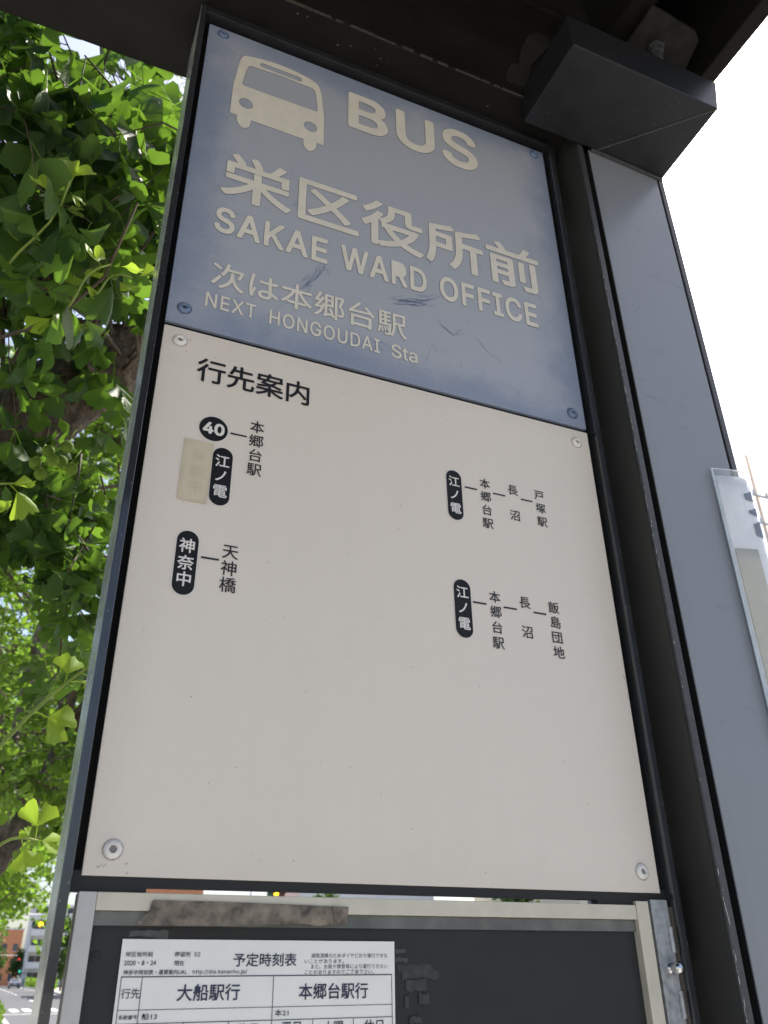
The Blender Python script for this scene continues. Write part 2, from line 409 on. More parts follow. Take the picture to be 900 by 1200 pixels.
for y0, y1 in zip(YS[:-1], YS[1:]):
    mb.add([(9.15,y0,gz(y0)),(12.5,y0,gz(y0)),(12.5,y1,gz(y1)),(9.15,y1,gz(y1))], [(0,1,2,3)])
tag(obj("pavement", mb, M_pave), kind='structure')
for xa, xb in ((1.151, 1.30), (9.0, 9.149)):
    mb = MB()
    for y0, y1 in zip(YS[:-1], YS[1:]):
        v = []
        for y in (y0, y1): v += [(xa,y,gz(y)-.16),(xb,y,gz(y)-.16),(xb,y,gz(y)+.006),(xa,y,gz(y)+.006)]
        mb.add(v, [(0,1,5,4),(1,2,6,5),(2,3,7,6),(3,0,4,7)])
    tag(obj("kerb", mb, M_kerb), kind='structure')
mb = MB()
def mark(x0, x1, y0, y1):
    mb.add([(x0,y0,gz(y0)-.126),(x1,y0,gz(y0)-.126),(x1,y1,gz(y1)-.126),(x0,y1,gz(y1)-.126)], [(0,1,2,3)])
for i in range(10): mark(1.62+.71*i, 2.04+.71*i, 56.5, 61.5)
for y in np.arange(-50, 330, 10): 
    if not 44 < y < 64: mark(4.72, 4.88, y, y+5)
for x0 in (1.55, 8.45):
    for y in range(-50, 420, 10):
        if not 50 <= y < 70: mark(x0, x0+.16, y, y+10)
mark(1.5, 4.7, 52.5, 52.95)
tag(obj("road_markings", mb, M_line), kind='structure')

# ================================================================== BUS SHELTER (column, beam, roof)
sh = thing("bus_shelter", (.73, .0, 0), "dark grey steel bus shelter with wide flat column and heavy roof beam over the sign", "bus shelter")
Zt = Z0 + 1.48
mb = MB().box(.638, .8215, -.030, .10, 0, Z0+1.234).box(.638, .649, -.050, -.030, 0, Z0+1.2)
mb.box(.8105, .8215, -.050, -.030, 0, Z0+1.2)
colm = obj("column", mb, M_lip, sh, bevel=.0015)
mb = MB().box(.6595, .8060, -.0505, -.0482, .0, Z0+1.188)
obj("gap_shade", MB().box(.6492, .6594, -.0312, -.0302, 0, Z0+1.2).box(.8061, .8104, -.0312, -.0302, 0, Z0+1.2), M_black, colm)  # black strips put the shade of the two gaps into colour
fp = obj("front_panel", mb, M_post, colm, bevel=.0008)
obj("gap_wall_shade", MB().box(.6603, .8052, -.0481, -.0313, 0, Z0+1.188), M_black, colm)  # black block added behind the sheet so the gap walls read as shaded
random.seed(17); mb = MB()
for i in range(26):
    x, z = random.uniform(.665, .80), random.uniform(.15, 1.1); l = random.uniform(.006, .04); a = random.uniform(-.5, .9)
    ribbon(mb, [(x, z), (min(.804, x+l*.35*math.cos(a)), z+l*.35*math.sin(a)+random.gauss(0, .001)), (min(.805, x+l*.7*math.cos(a)), z+l*.7*math.sin(a)), (min(.8055, x+l*math.cos(a)), z+l*math.sin(a)+random.gauss(0, .002))], random.uniform(.0003, .0009), -.0508)
obj("scuff_marks", mb, mat("dark_scuff", (.15, .16, .18), .5), colm)
mb = MB().box(.6365, .6378, -.046, .10, 0, Z0+1.233)
obj("side_plate", mb, mat("dull_charcoal_side", (.034, .034, .031), .5, var=.12, scale=8, bump=.1, bscale=500), colm)
# worn paint on the column corner
mb = MB()
random.seed(3)
for i in range(42):
    z = random.choice([random.uniform(-.16, .02), random.uniform(-.2, -.06), random.uniform(.1, 1.0)])
    l = random.uniform(.0012, .006) * (2 if z < -.05 else 1); x = .6372 + random.gauss(0.0016, .0014); x = max(.6384, min(.6485, x))
    rect(mb, x, x+random.uniform(.0003, .0009), z, z+l, -.0504)
for i in range(7):
    z = -.012 - i*.003; rect(mb, .6388+.0003*i, .6396+.0003*i, z-.0028, z, -.0504)
for i in range(30):
    z = random.uniform(.35, .85); rect(mb, .6381, .6381+random.uniform(.0003, .0007), z, z+random.uniform(.003, .02), -.0504)
obj("paint_chips", mb, M_scr, colm)
mb = MB().box(.634, .6362, .0104, .0205, Z0-.062, Z0+.0155)
obj("latch_plate", mb, M_dark, sh)
# cross beam with stepped ledge
beam = obj("cross_beam", MB().box(-2.7, .80, -.066, .122, Z0+1.2352, Z0+1.478), M_roof, sh, bevel=.003)
obj("beam_ledge", MB().box(-2.7, .80, -.099, .122, Z0+1.4785, Z0+1.50), M_roof, sh, bevel=.002)
mb = MB(); random.seed(5)
x = .0
while x < .6:
    l = random.uniform(.01, .05); mb.box(x, x+l, -.0672, -.0655+random.uniform(0, .001), Z0+1.2346, Z0+1.2346+random.uniform(.0025, .005)); x += l + random.uniform(0, .015)
obj("dust_ridge", mb, mat("dusty_seam", (.045, .042, .031), .9, var=.4, scale=200), beam)
mb = MB()
for i in range(16): 
    x, y = random.uniform(.1, .6), random.uniform(-.06, -.02); r_ = random.uniform(.0008, .002)
    mb.add([(x-r_, y, Z0+1.2349), (x, y-r_, Z0+1.2349), (x+r_*1.4, y, Z0+1.2349), (x, y+r_, Z0+1.2349)], [(0,1,2,3)])
obj("lime_specks", mb, mat("lime_speck", (.08, .076, .064), .9), beam)
# torn paint flap by the bracket
pts = [(.594,1.4533),(.575,1.452),(.553,1.43),(.5331,1.3784),(.522,1.325),(.512,1.322),(.498,1.300),(.4925,1.2755),(.492,1.262),(.53,1.262),(.55,1.34),(.60,1.43)]
mb = MB().prism([(x, z+Z0) for x, z in pts], -.0685, -.0663)
obj("peeling_paint", mb, mat("faded_peeling_paint", (.022, .0215, .0185), .7, spec=.2, var=.2), beam)
# welded bracket box
mb = MB()
b0, b1, c0, c1, za, zb = .527, .8155, -.1995, -.0525, Z0+1.190, Z0+1.268
v = [(b0,c0,za),(b1,c0,za),(b1+.002,c1,za-.006),(.672,c1,za),(b0,c1,za),(b0,c0,zb),(b1+.017,c0,zb+.003),(b1+.017,c1,zb+.003),(b0,c1,zb)]
mb.add(v, [(0,4,3,1),(1,3,2),(0,1,6,5),(1,2,7,6),(2,3,4,8,7),(4,0,5,8),(5,6,7,8)])
bx = obj("bracket_box", mb, M_dark, sh, bevel=.002)
random.seed(41); mb = MB()
for i in range(22):
    x, y = random.uniform(.54, .80), random.uniform(-.19, -.07); r_ = random.uniform(.0005, .0014)
    mb.add([(x-r_, y, za-.0063), (x, y-r_, za-.0063), (x+r_*1.6, y, za-.0063), (x, y+r_, za-.0063)], [(0,1,2,3)])
obj("lime_specks", mb, mat("bracket_speck", (.10, .098, .09), .9), bx)
mb = MB().tube([(.672,c1+.001,za-.0005),(.72,-.102,za-.0012),(b1-.001,c0+.001,za)], .0013, 6)
obj("weld_bead", mb, mat("weld_bead_metal", (.055, .052, .044), .6, var=.3, scale=200), bx)
mb = MB().tube([(.662,-.0535,za-.004),(.735,-.0535,za-.006),(.815,-.0535,za-.0105)], .0032, 6)
obj("weld_seam", mb, M_lip, bx)
# roof
obj("roof_deck", MB().box(-2.7, .838, -1.75, .122, Z0+1.62, Z0+1.66), M_roof, sh, bevel=.003)
obj("roof_edge_rail", MB().box(.838, .869, -1.75, -.05, Z0+1.33, Z0+1.665), M_roof, sh, bevel=.003)
obj("roof_edge_rail", MB().box(-2.73, -2.70, -1.75, .122, Z0+1.33, Z0+1.665), M_roof, sh, bevel=.003)
obj("roof_fascia", MB().box(-2.73, .869, -1.78, -1.7501, Z0+1.33, Z0+1.665), M_roof, sh, bevel=.003)
mb = MB().box(.675, .683, -1.74, -.099, Z0+1.40, Z0+1.62).box(.683, .715, -1.74, -.099, Z0+1.40, Z0+1.407)
obj("purlin", mb, M_roof, sh, bevel=.001)
out = [(.70, -.10), (.838, -.10), (.836, -.135), (.826, -.165), (.815, -.205), (.800, -.215), (.72, -.222), (.70, -.222)]
mb = MB(); n = len(out)
mb.add([(x, y, Z0+1.372) for x, y in out] + [(x, y, Z0+1.38) for x, y in out], [tuple(range(n)), tuple(range(n, 2*n))] + [(i, (i+1)%n, (i+1)%n+n, i+n) for i in range(n)])
gp = obj("gusset_plate", mb, mat("dark_gusset", (.022, .021, .018), .6, var=.35, scale=40, spec=.2), sh, bevel=.001)
mb = MB().lathe([(.016, 0), (.016, -.004), (.0125, -.0045), (.0125, -.016), (.008, -.0165), (.008, -.036), (.006, -.039)], (.752, -.165, Z0+1.3718), 6, 'z')
obj("bolt", mb, M_lip, gp)
# far support, same section as the column
mb = MB().box(-2.60, -2.42, -.05, .10, 0, Z0+1.234)
obj("column", mb, M_post, sh, bevel=.002)

# ================================================================== STOP SIGN
sg = thing("bus_stop_sign", (.3, .03, 0), "tall bus stop sign with faded blue name panel above an ivory route panel", "bus stop sign")
for xa, xb in ((-.0157, -.0078), (.6068, .6155)):
    obj("side_post", MB().box(xa, xb, -.012, .080, 0, Z0+1.2335), M_gloss, sg, bevel=.0008)
random.seed(31); mb = MB()
for i in range(26):
    z = random.uniform(-.15, 1.0); x = random.uniform(-.0154, -.0084); rect(mb, x, x+random.uniform(.0003, .0008), z, z+random.uniform(.0005, .002), -.0123)
    x = random.uniform(.6072, .6150); rect(mb, x, x+random.uniform(.0003, .0007), z+.1, z+.1+random.uniform(.0006, .003), -.0123)
obj("paint_chips", mb, mat("grey_chip", (.22, .22, .22), .7), sg)
obj("reflection_strip", MB().box(-.0163, -.0159, -.0105, .079, 0, Z0+1.2335), mat("pale_reflection_strip", (.30, .33, .30), .22, var=.2, scale=25), sg)  # added strip; its grey-green imitates foliage reflected in the glossy post side
obj("top_rail", MB().box(-.0076, .6066, -.012, .078, Z0+1.2185, Z0+1.2335), M_dark, sg, bevel=.0008)
mb = MB().box(-.0076, .6066, .0012, .012, Z0-.0080, Z0+.004).box(-.0076, .0550, .0012, .012, Z0-.0123, Z0-.0080).box(.517, .6066, .0012, .012, Z0-.0123, Z0-.0080)
obj("middle_rail", mb, M_black, sg)
obj("back_board", MB().box(-.0076, .6066, .035, .037, Z0+.006, Z0+1.218), M_black, sg)
blue = obj("name_panel", MB().box(.0004, .6, 0, .0055, Z0+.6098, Z0+1.2098), M_blue, sg, bevel=.0006)
blue["label"] = "faded blue upper panel with bus symbol and stop name"
white = obj("route_panel", MB().box(.0004, .6, 0, .0045, Z0, Z0+.6033), M_white, sg, bevel=.0006)
white["label"] = "ivory lower panel listing routes"

# ---- bus symbol
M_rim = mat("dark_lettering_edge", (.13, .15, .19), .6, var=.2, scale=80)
mb = MB()
body = [(.0600,1.1640),(.0560,1.1600),(.0528,1.1500),(.0510,1.1370),(.0466,1.0850),(.0461,1.0200),(.0570,1.0200),(.0572,1.0110),(.0595,1.0030),(.0640,.9980),(.0680,.9965),
        (.0720,.9985),(.0765,1.0040),(.0776,1.0110),(.0778,1.0190),(.1580,1.0190),(.1582,1.0110),(.1598,1.0030),(.1640,.9985),(.1680,.9965),(.1720,.9985),(.1765,1.0050),(.1785,1.0110),(.1788,1.0205),
        (.1902,1.0205),(.1892,1.0900),(.1848,1.1330),(.1825,1.1460),(.1795,1.1560),(.1750,1.1620),(.1670,1.1662),(.1500,1.1705),(.1330,1.1728),(.1170,1.1735),(.1020,1.1728),(.0860,1.1705),(.0690,1.1668)]
win = [(.0690,1.1440),(.0660,1.1400),(.0640,1.1310),(.0596,1.0960),(.0605,1.0925),(.0630,1.0915),(.1745,1.0930),(.1772,1.0940),(.1783,1.0970),(.1748,1.1330),(.1728,1.1420),(.1690,1.1455),(.1180,1.1470)]
slot = rounded(.0835, .1510, 1.1510, 1.1612, .0050)
l1 = [(.0680 + .0104*math.cos(t), 1.0525 + .0110*math.sin(t)) for t in np.linspace(0, 2*math.pi, 24, endpoint=False)]
l2 = [(.1681 + .0104*math.cos(t), 1.0525 + .0110*math.sin(t)) for t in np.linspace(0, 2*math.pi, 24, endpoint=False)]
cu = bpy.data.curves.new("bus", 'CURVE'); cu.dimensions = '2D'; cu.fill_mode = 'BOTH'
for pl in (body, win, slot, l1, l2):
    sp = cu.splines.new('POLY'); sp.points.add(len(pl)-1); sp.use_cyclic_u = True
    for i, (x, z) in enumerate(pl): sp.points[i].co = (x, z, 0, 1)
o = bpy.data.objects.new("bus", cu); COL.objects.link(o); bpy.context.view_layer.update()
me = bpy.data.meshes.new_from_object(o.evaluated_get(bpy.context.evaluated_depsgraph_get()))
mb.add([(q.co.x, -.0006, q.co.y+Z0) for q in me.vertices], [tuple(p.vertices) for p in me.polygons])
bpy.data.objects.remove(o); bpy.data.curves.remove(cu)
obj("bus_symbol", mb, M_cream, blue)
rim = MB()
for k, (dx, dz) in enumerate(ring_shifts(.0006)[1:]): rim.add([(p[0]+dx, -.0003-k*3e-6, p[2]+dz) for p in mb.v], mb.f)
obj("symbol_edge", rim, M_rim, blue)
def lettering(bits, edge):
    """a line of raised film letters with the darker outline that frames them"""
    mb, rim = MB(), MB()
    for st, x0, x1, z0, z1, bold in bits:
        text(mb, st, x0, x1, z0, z1, y=-.0007, off=bold)
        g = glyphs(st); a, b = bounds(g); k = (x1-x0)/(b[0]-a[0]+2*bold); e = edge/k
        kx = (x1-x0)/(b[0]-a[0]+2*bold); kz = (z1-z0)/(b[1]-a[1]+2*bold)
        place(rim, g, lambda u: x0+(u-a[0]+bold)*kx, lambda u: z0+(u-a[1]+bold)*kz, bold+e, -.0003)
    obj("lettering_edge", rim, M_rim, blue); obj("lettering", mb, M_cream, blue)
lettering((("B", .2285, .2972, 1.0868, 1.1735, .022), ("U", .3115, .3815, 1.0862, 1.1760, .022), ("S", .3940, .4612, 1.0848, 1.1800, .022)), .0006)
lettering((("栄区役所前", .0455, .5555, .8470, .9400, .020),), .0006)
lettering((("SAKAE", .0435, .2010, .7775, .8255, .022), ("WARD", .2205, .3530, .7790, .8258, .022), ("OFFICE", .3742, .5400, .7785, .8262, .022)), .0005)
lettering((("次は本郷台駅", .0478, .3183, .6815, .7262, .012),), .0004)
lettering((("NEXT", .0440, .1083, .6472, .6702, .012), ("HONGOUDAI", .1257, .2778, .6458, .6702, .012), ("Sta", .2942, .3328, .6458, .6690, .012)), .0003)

# ---- scuffs and scratches on the blue paint
random.seed(21); mb = MB()
def scratch(x0, z0, x1, z1, wd, wob=.004, n=7):
    p = [(x0+(x1-x0)*i/(n-1)+random.gauss(0, wob*.25), z0+(z1-z0)*i/(n-1)+random.gauss(0, wob*.25)) for i in range(n)]
    ribbon(mb, p, wd*.75, -.0004)
for i in range(34):
    t = random.random(); x = .292+.062*t+random.gauss(0, .004); z = .746+.022*t+random.gauss(0, .004)
    l = random.uniform(.008, .03); scratch(x, z, x+l*.93, z+l*.32*random.uniform(.2, 1.4), random.uniform(.0003, .0011))
scratch(.340, .762, .374, .783, .0016); scratch(.318, .752, .352, .764, .0022); scratch(.322, .749, .347, .757, .0025); scratch(.305, .748, .335, .751, .0014)
for i in range(26):
    t = random.random(); x = .163+.03*t+random.gauss(0, .005); z = .715+.05*t+random.gauss(0, .005)
    l = random.uniform(.006, .03); scratch(x, z, x+l*.45, z+l*.9, random.uniform(.0003, .0009))
scratch(.180, .738, .197, .774, .0012); scratch(.196, .774, .204, .758, .0010)
scratch(.366, .735, .392, .716, .0012); scratch(.372, .728, .393, .713, .0014); scratch(.395, .718, .407, .733, .0012); scratch(.390, .715, .412, .727, .0006)
scratch(.4295, .722, .448, .702, .0014); scratch(.448, .702, .468, .690, .0007)
scratch(.544, .852, .556, .832, .0006); scratch(.535, .862, .545, .850, .0012); scratch(.561, .714, .569, .713, .0013)
scratch(.345, .655, .358, .690, .0007); scratch(.358, .690, .362, .677, .0006); scratch(.40, .67, .401, .66, .0009)
scratch(.16, .70, .13, .67, .0005); scratch(.115, .785, .135, .80, .0006); scratch(.128, .775, .14, .795, .0007)
scratch(.148, .873, .158, .88, .0014); scratch(.30, .935, .307, .928, .0012); scratch(.353, .852, .362, .842, .001)
scratch(.265, .668, .285, .652, .0008); scratch(.272, .672, .285, .664, .001); scratch(.47, .98, .485, .965, .0006); scratch(.49, 1.02, .51, .99, .0005)
for i in range(70):
    x, z = random.uniform(.02, .58), random.uniform(.63, 1.05); l = random.uniform(.003, .014); a = random.uniform(-1.2, 1.2)
    scratch(x, z, x+l*math.cos(a), z+l*math.sin(a), random.uniform(.00025, .0007), n=4)
for i in range(30):                                   # nicks along the left and upper edge
    if random.random() < .6: x, z = random.uniform(.001, .004), random.uniform(.63, 1.2)
    else: x, z = random.uniform(.01, .59), 1.2098 - random.uniform(.0005, .004)
    scratch(x, z, x+random.gauss(0, .002), z-random.uniform(.002, .007), random.uniform(.0006, .0018), n=4)
obj("scuff_marks", mb, M_scuff, blue)

# ---- route panel print
b = MB(); text(b, "行先案内", .0440, .1825, .5325, .5672, off=.016); obj("heading_lettering", b, M_ink, white)
def capsule(x, z0, z1, w_, s, zs, size):
    e = MB(); flat(e, rounded(x-w_/2-.0008, x+w_/2+.0008, z0-.0008, z1+.0008, w_/2+.0007), -.0004); obj("badge_rim", e, M_bwhite, white)
    b = MB(); flat(b, rounded(x-w_/2, x+w_/2, z0, z1, w_/2-.0001), -.0007); obj("operator_badge", b, M_badge, white)
    t = MB(); column(t, s, x, zs, size, y=-.0010, off=.018); obj("badge_lettering", t, M_bwhite, white)
ring = [(.0706+.0174*math.cos(t), .4700+.0174*math.sin(t)) for t in np.linspace(0, 2*math.pi, 40, endpoint=False)]
b = MB(); flat(b, ring, -.0004); obj("badge_rim", b, M_bwhite, white)
b = MB(); flat(b, [(.0706+(x-.0706)*.945, .47+(z-.47)*.945) for x, z in ring], -.0007); obj("route_number_badge", b, M_badge, white)
b = MB(); text(b, "40", .0583, .0832, .4618, .4782, y=-.0010, off=.035); obj("badge_lettering", b, M_bwhite, white)
capsule(.0841, .3728, .4472, .0226, "江ノ電", (.4290, .4100, .3905), .0155)
capsule(.0562, .2628, .3358, .0228, "神奈中", (.3180, .2985, .2800), .0158)
capsule(.3772, .4152, .4868, .0214, "江ノ電", (.4700, .4510, .4315), .0146)
capsule(.3790, .2617, .3348, .0222, "江ノ電", (.3180, .2985, .2790), .0150)
for x0, x1, z in ((.0902,.1092,.4693),(.0714,.0904,.3081),(.3924,.4102,.4660),(.4332,.4513,.4657),(.4747,.4924,.4660),(.3926,.4108,.3083),(.4341,.4523,.3080),(.4754,.4937,.3077)):
    b = MB(); rect(b, x0, x1, z-.0011, z+.0011, -.0006); obj("route_line", b, M_ink, white)
for st, x, zs, size in (("本郷台駅", .1206, (.4853, .4658, .4460, .4270), .0160), ("天神橋", .1017, (.3195, .3000, .2810), .0164), ("本郷台駅", .4222, (.4772, .4580, .4383, .4193), .0142),
        ("長沼", .4636, (.4770, .4390), .0145), ("戸塚駅", .5042, (.4780, .4580, .4382), .0140), ("本郷台駅", .4228, (.3190, .3000, .2803, .2614), .0144),
        ("長沼", .4643, (.3185, .2803), .0148), ("飯島団地", .5056, (.3181, .2988, .2794, .2603), .0146)):
    b = MB(); column(b, st, x, zs, size, off=.009); obj("destination_lettering", b, M_ink, white)
pt = MB(); pt.add([(x, -.0012, z+Z0) for x, z in ((.0395,.3718),(.0708,.3708),(.0728,.4494),(.0402,.4500))], [(0,1,2,3)])
po = obj("cover_sticker", pt, M_patch, white); po["label"] = "yellowed sticker covering an old operator badge"
gh = MB(); flat(gh, rounded(.0432, .0702, .3745, .4475, .0128), -.0014)
obj("covered_badge", gh, M_ghost, white)
gl = MB(); column(gl, "神奈中", .0572, (.430, .410, .390), .0150, y=-.0016, off=.02)
obj("covered_lettering", gl, M_patch, white)
# small dirt marks on the ivory paint
random.seed(8); mb = MB()
for i in range(60):
    x, z = random.uniform(.01, .59), random.uniform(.01, .59); r_ = random.uniform(.0003, .0007)
    flat(mb, [(x+r_*math.cos(t), z+r_*math.sin(t)) for t in np.linspace(0, 2*math.pi, 6, endpoint=False)], -.0003)
for x, z, l in ((.011,.0075,.004),(.016,.0085,.003),(.034,.0105,.003),(.036,.003,.002),(.594,.243,.003),(.5965,.24,.002),(.597,.216,.002),(.0305,.589,.003)):
    ribbon(mb, [(x, z), (x+l*.4, z-.0012), (x+l*.7, z), (x+l, z+.001)], .0006, -.0003)
obj("dirt_marks", mb, M_dirt, white)

# ---- button head bolts
def bolt(parent, x, z, r_, M_, y=0.0):
    hb = MB(); prof = [(r_, 0), (r_*1.0, .0009), (r_*.93, .0021), (r_*.74, .0034), (r_*.50, .0041), (r_*.44, .0040), (r_*.40, .0012), (.0001, .0010)]
    hb.lathe(prof, (x, y, z+Z0), 26)
    o_ = obj("panel_bolt", hb, M_, parent, smooth=True)
    s_ = MB().lathe([(r_*.395, .0013), (r_*.39, .0016), (.0001, .0016)], (x, y, z+Z0), 6)
    return o_, s_
M_sw, M_sb = mat('pale_socket', (.22, .21, .19), .5), mat('dark_socket', (.03, .035, .045), .5)
M_gw, M_gb = mat("bolt_grime", (.36, .33, .30), .7, var=.3, scale=300), mat("dark_bolt_grime", (.09, .115, .17), .7, var=.3, scale=300)
for pan, pts, Mb_, Ms_, Mg_, gr in ((blue, ((.0224, 1.1955), (.5803, 1.1960), (.0205, .6350), (.5790, .6325)), M_boltb, M_sb, M_gb, .0091), (white, ((.0207, .5840), (.5785, .5815), (.0228, .0212), (.5795, .0212)), M_boltw, M_sw, M_gw, .0086)):
    for x, z in pts:
        o_, s_ = bolt(pan, x, z, .0080, Mb_); obj("bolt_socket", s_, Ms_, pan)
        e = MB(); rr = [(gr + .0006*random.random()) for i in range(28)]
        flat(e, [(x+rr[i]*math.cos(2*math.pi*i/28), z-.0003+rr[i]*math.sin(2*math.pi*i/28)) for i in range(28)], -.00035); obj("bolt_grime", e, Mg_, pan)

# ================================================================== TIMETABLE CASE
tc_ = thing("timetable_case", (.29, .02, 0), "aluminium framed timetable case with slate grey board below the ivory panel", "notice case")
zb = -.62
obj("stile", MB().box(.0002, .0148, -.0035, .022, Z0+zb, Z0-.0124), M_alu, tc_, bevel=.0006)
obj("stile", MB().box(.5625, .5785, -.0035, .022, Z0+zb, Z0-.0085), M_alu2, tc_, bevel=.0006)
obj("frame_rail", MB().box(.0151, .5622, -.0028, .022, Z0-.0262, Z0-.0124), M_alu2, tc_, bevel=.0006)
obj("frame_rail", MB().box(.0151, .5622, -.0028, .022, Z0+zb, Z0+zb+.014), M_alu2, tc_, bevel=.0006)
bb = obj("backing_board", MB().box(.0151, .5622, .0060, .0200, Z0+zb+.0145, Z0-.0265), M_backing, tc_)
obj("rail_reflection", MB().box(.0152, .5621, .0020, .0058, Z0-.0372, Z0-.0266), M_railref, tc_)  # paler band standing in for the rail's reflection in a clear cover
hg = obj("hinge", MB().box(.5812, .6030, -.0045, -.0020, Z0+zb, Z0-.0068).box(.5812, .5830, -.002, .02, Z0+zb, Z0-.0068), M_galv, tc_, bevel=.0004)
mb = MB()
for z in (-.033, -.092, -.151, -.21, -.27):
    mb.tube([(.6010, -.0052, Z0+z), (.6010, -.0052, Z0+z-.024)], .0026, 10)
obj("knuckles", mb, M_galv, hg, smooth=False)
mb = MB().lathe([(.0052, 0), (.0052, .002), (.0036, .0022), (.0036, .007), (.0058, .0075), (.0064, .010), (.0058, .0135), (.0036, .0162), (.0001, .017)], (.5945, -.0045, Z0-.0715), 18)
obj("acorn_nut", mb, M_steel, hg, smooth=True)
mb = MB().lathe([(.0042, 0), (.0038, .0008), (.0001, .0012)], (.0215, .0060, Z0-.0600), 16)
sc_ = obj("cross_screw", mb, M_backing, bb)
mb = MB().box(.0196, .0234, .0044, .0049, Z0-.0603, Z0-.0597).box(.0212, .0218, .0043, .0049, Z0-.0619, Z0-.0581)
obj("screw_slot", mb, M_black, bb)
random.seed(12)
def scrap(x0, x1, z0, z1, y=.0055):
    p = []
    for t in np.linspace(0, 1, 9): p.append((x0+(x1-x0)*t, z1+random.gauss(0, .0007)))
    for t in np.linspace(1, 0, 9): p.append((x0+(x1-x0)*t, z0+random.gauss(0, .0007)))
    q = MB(); q.prism([(a, c+Z0) for a, c in p], y, y+.0003); return q
for q in ((.046, .078, -.046, -.0405), (.288, .298, -.0575, -.0545), (.288, .300, -.064, -.061)):
    obj("tape_residue", scrap(*q), M_tape2, tc_)
mb = MB()
for q in ((.290, .325, -.073, -.067), (.294, .332, -.078, -.071), (.297, .318, -.088, -.079), (.296, .300, -.101, -.092), (.310, .320, -.098, -.090), (.300, .312, -.113, -.108)): 
    e = scrap(*q, y=.0056-.00025*len(mb.f)/18); mb.add(e.v, e.f)
obj("glue_stain", mb, mat("brown_glue_stain", (.031, .0305, .029), .6, var=.4, scale=150), tc_)

# ---- timetable sheet
ts = obj("timetable_sheet", MB().prism([(x, z+Z0) for x, z in ((.0410,-.0470),(.2860,-.0478),(.2845,-.40),(.0400,-.40))], .0040, .0044), M_paper)
OFF[ts.name] = (0, 0, 0)
tag(ts, "white printed timetable sheet on the slate grey board", "timetable")
pr, ln = MB(), MB(); yy = .0036; k5 = dict(y=yy, off=.006)
text(pr, "栄区役所前", .0446, .0668, -.0601, -.0564, **k5); text(pr, "停留所", .0845, .0982, -.0602, -.0564, **k5); text(pr, "02", .1013, .1062, -.0599, -.0566, **k5)
text(pr, "2020・8・24", .0443, .0700, -.0663, -.0629, **k5); text(pr, "現在", .0848, .0934, -.0667, -.0629, **k5)
text(pr, "神奈中時刻表・運賃案内URL", .0445, .0963, -.0732, -.0695, **k5); text(pr, "http://dia.kanachu.jp/", .1011, .1478, -.0734, -.0697, **k5)
text(pr, "予定時刻表", .1350, .1917, -.0676, -.0573, y=yy, off=.012)
for s, x0, x1, z in (("道路混雑のためダイヤどおり運行できな", .2052, .2787, -.0592), ("いことがあります。", .1992, .2360, -.0636), ("また、台風や積雪等により運行できない", .2052, .2787, -.0678), ("ことがありますのでご了承下さい。", .1994, .2652, -.0721)):
    text(pr, s, x0, x1, z-.00185, z+.00175, y=yy)
text(pr, "行先", .0448, .0598, -.0900, -.0828, **k5); text(pr, "大船駅行", .0896, .1425, -.0925, -.0802, y=yy, off=.014); text(pr, "本郷台駅行", .1946, .2594, -.0930, -.0806, y=yy, off=.014)
text(pr, "系統番号", .0450, .0597, -.1045, -.1013, **k5); text(pr, "船13", .0630, .0752, -.1050, -.1004, **k5); text(pr, "本21", .1738, .1860, -.1048, -.1000, **k5)
for s, x0, x1 in (("平日", .1805, .1975), ("土曜", .2180, .2360), ("休日", .2555, .2740), ("平日", .0665, .0835), ("土曜", .1030, .1210), ("休日", .1415, .1595)): text(pr, s, x0, x1, -.1180, -.1092, y=yy, off=.01)
def vl(x, z0, z1, w_=.0003): rect(ln, x-w_, x+w_, z0, z1, yy)
def hl(z, x0, x1, w_=.0003): rect(ln, x0, x1, z-w_, z+w_, yy-.0001)
hl(-.0746, .0434, .2829, .0004); hl(-.0980, .0434, .2829, .00022); hl(-.1075, .0434, .2829, .0003); hl(-.1195, .0434, .2829, .0003); hl(-.39, .0434, .2829)
for i in range(18): hl(-.1195-.0145*(i+1), .0434, .2829, .0002)
for x, z0 in ((.0436, -.0746), (.0602, -.0746), (.1715, -.0746), (.2827, -.0746), (.2080, -.1075), (.2455, -.1075), (.0970, -.1075), (.1345, -.1075)): vl(x, -.39, z0)
obj("print", pr, M_navy, ts); obj("table_lines", ln, M_navy, ts)

# ---- brown tape over the case rail
tp = MB(); pts = [(.0613,-.0178),(.12,-.0181),(.18,-.0190),(.2374,-.0202),(.2368,-.0270),(.2361,-.0338),(.222,-.0346),(.207,-.0362),(.196,-.0345),(.1536,-.0363),(.11,-.0371),(.0525,-.0374),(.050,-.0350),(.0560,-.0290),(.0592,-.0255)]
tp.prism([(x, z+Z0) for x, z in pts], -.0042, -.0031)
tp.prism([(x, z+Z0) for x, z in ((.2215,-.0200),(.2300,-.0203),(.2366,-.0216),(.2352,-.0330),(.2290,-.0338),(.2235,-.0326))], -.0051, -.0043)
tp.prism([(x, z+Z0) for x, z in ((.0600,-.0187),(.0680,-.0183),(.0720,-.0195),(.0660,-.0250),(.0610,-.0290),(.0590,-.0258))], -.0050, -.0043)
tag(obj("adhesive_tape", tp, M_tape, base=(.145, 0, Z0-.027)), "old brown adhesive tape strip stuck across the cream top rail of the case", "tape")

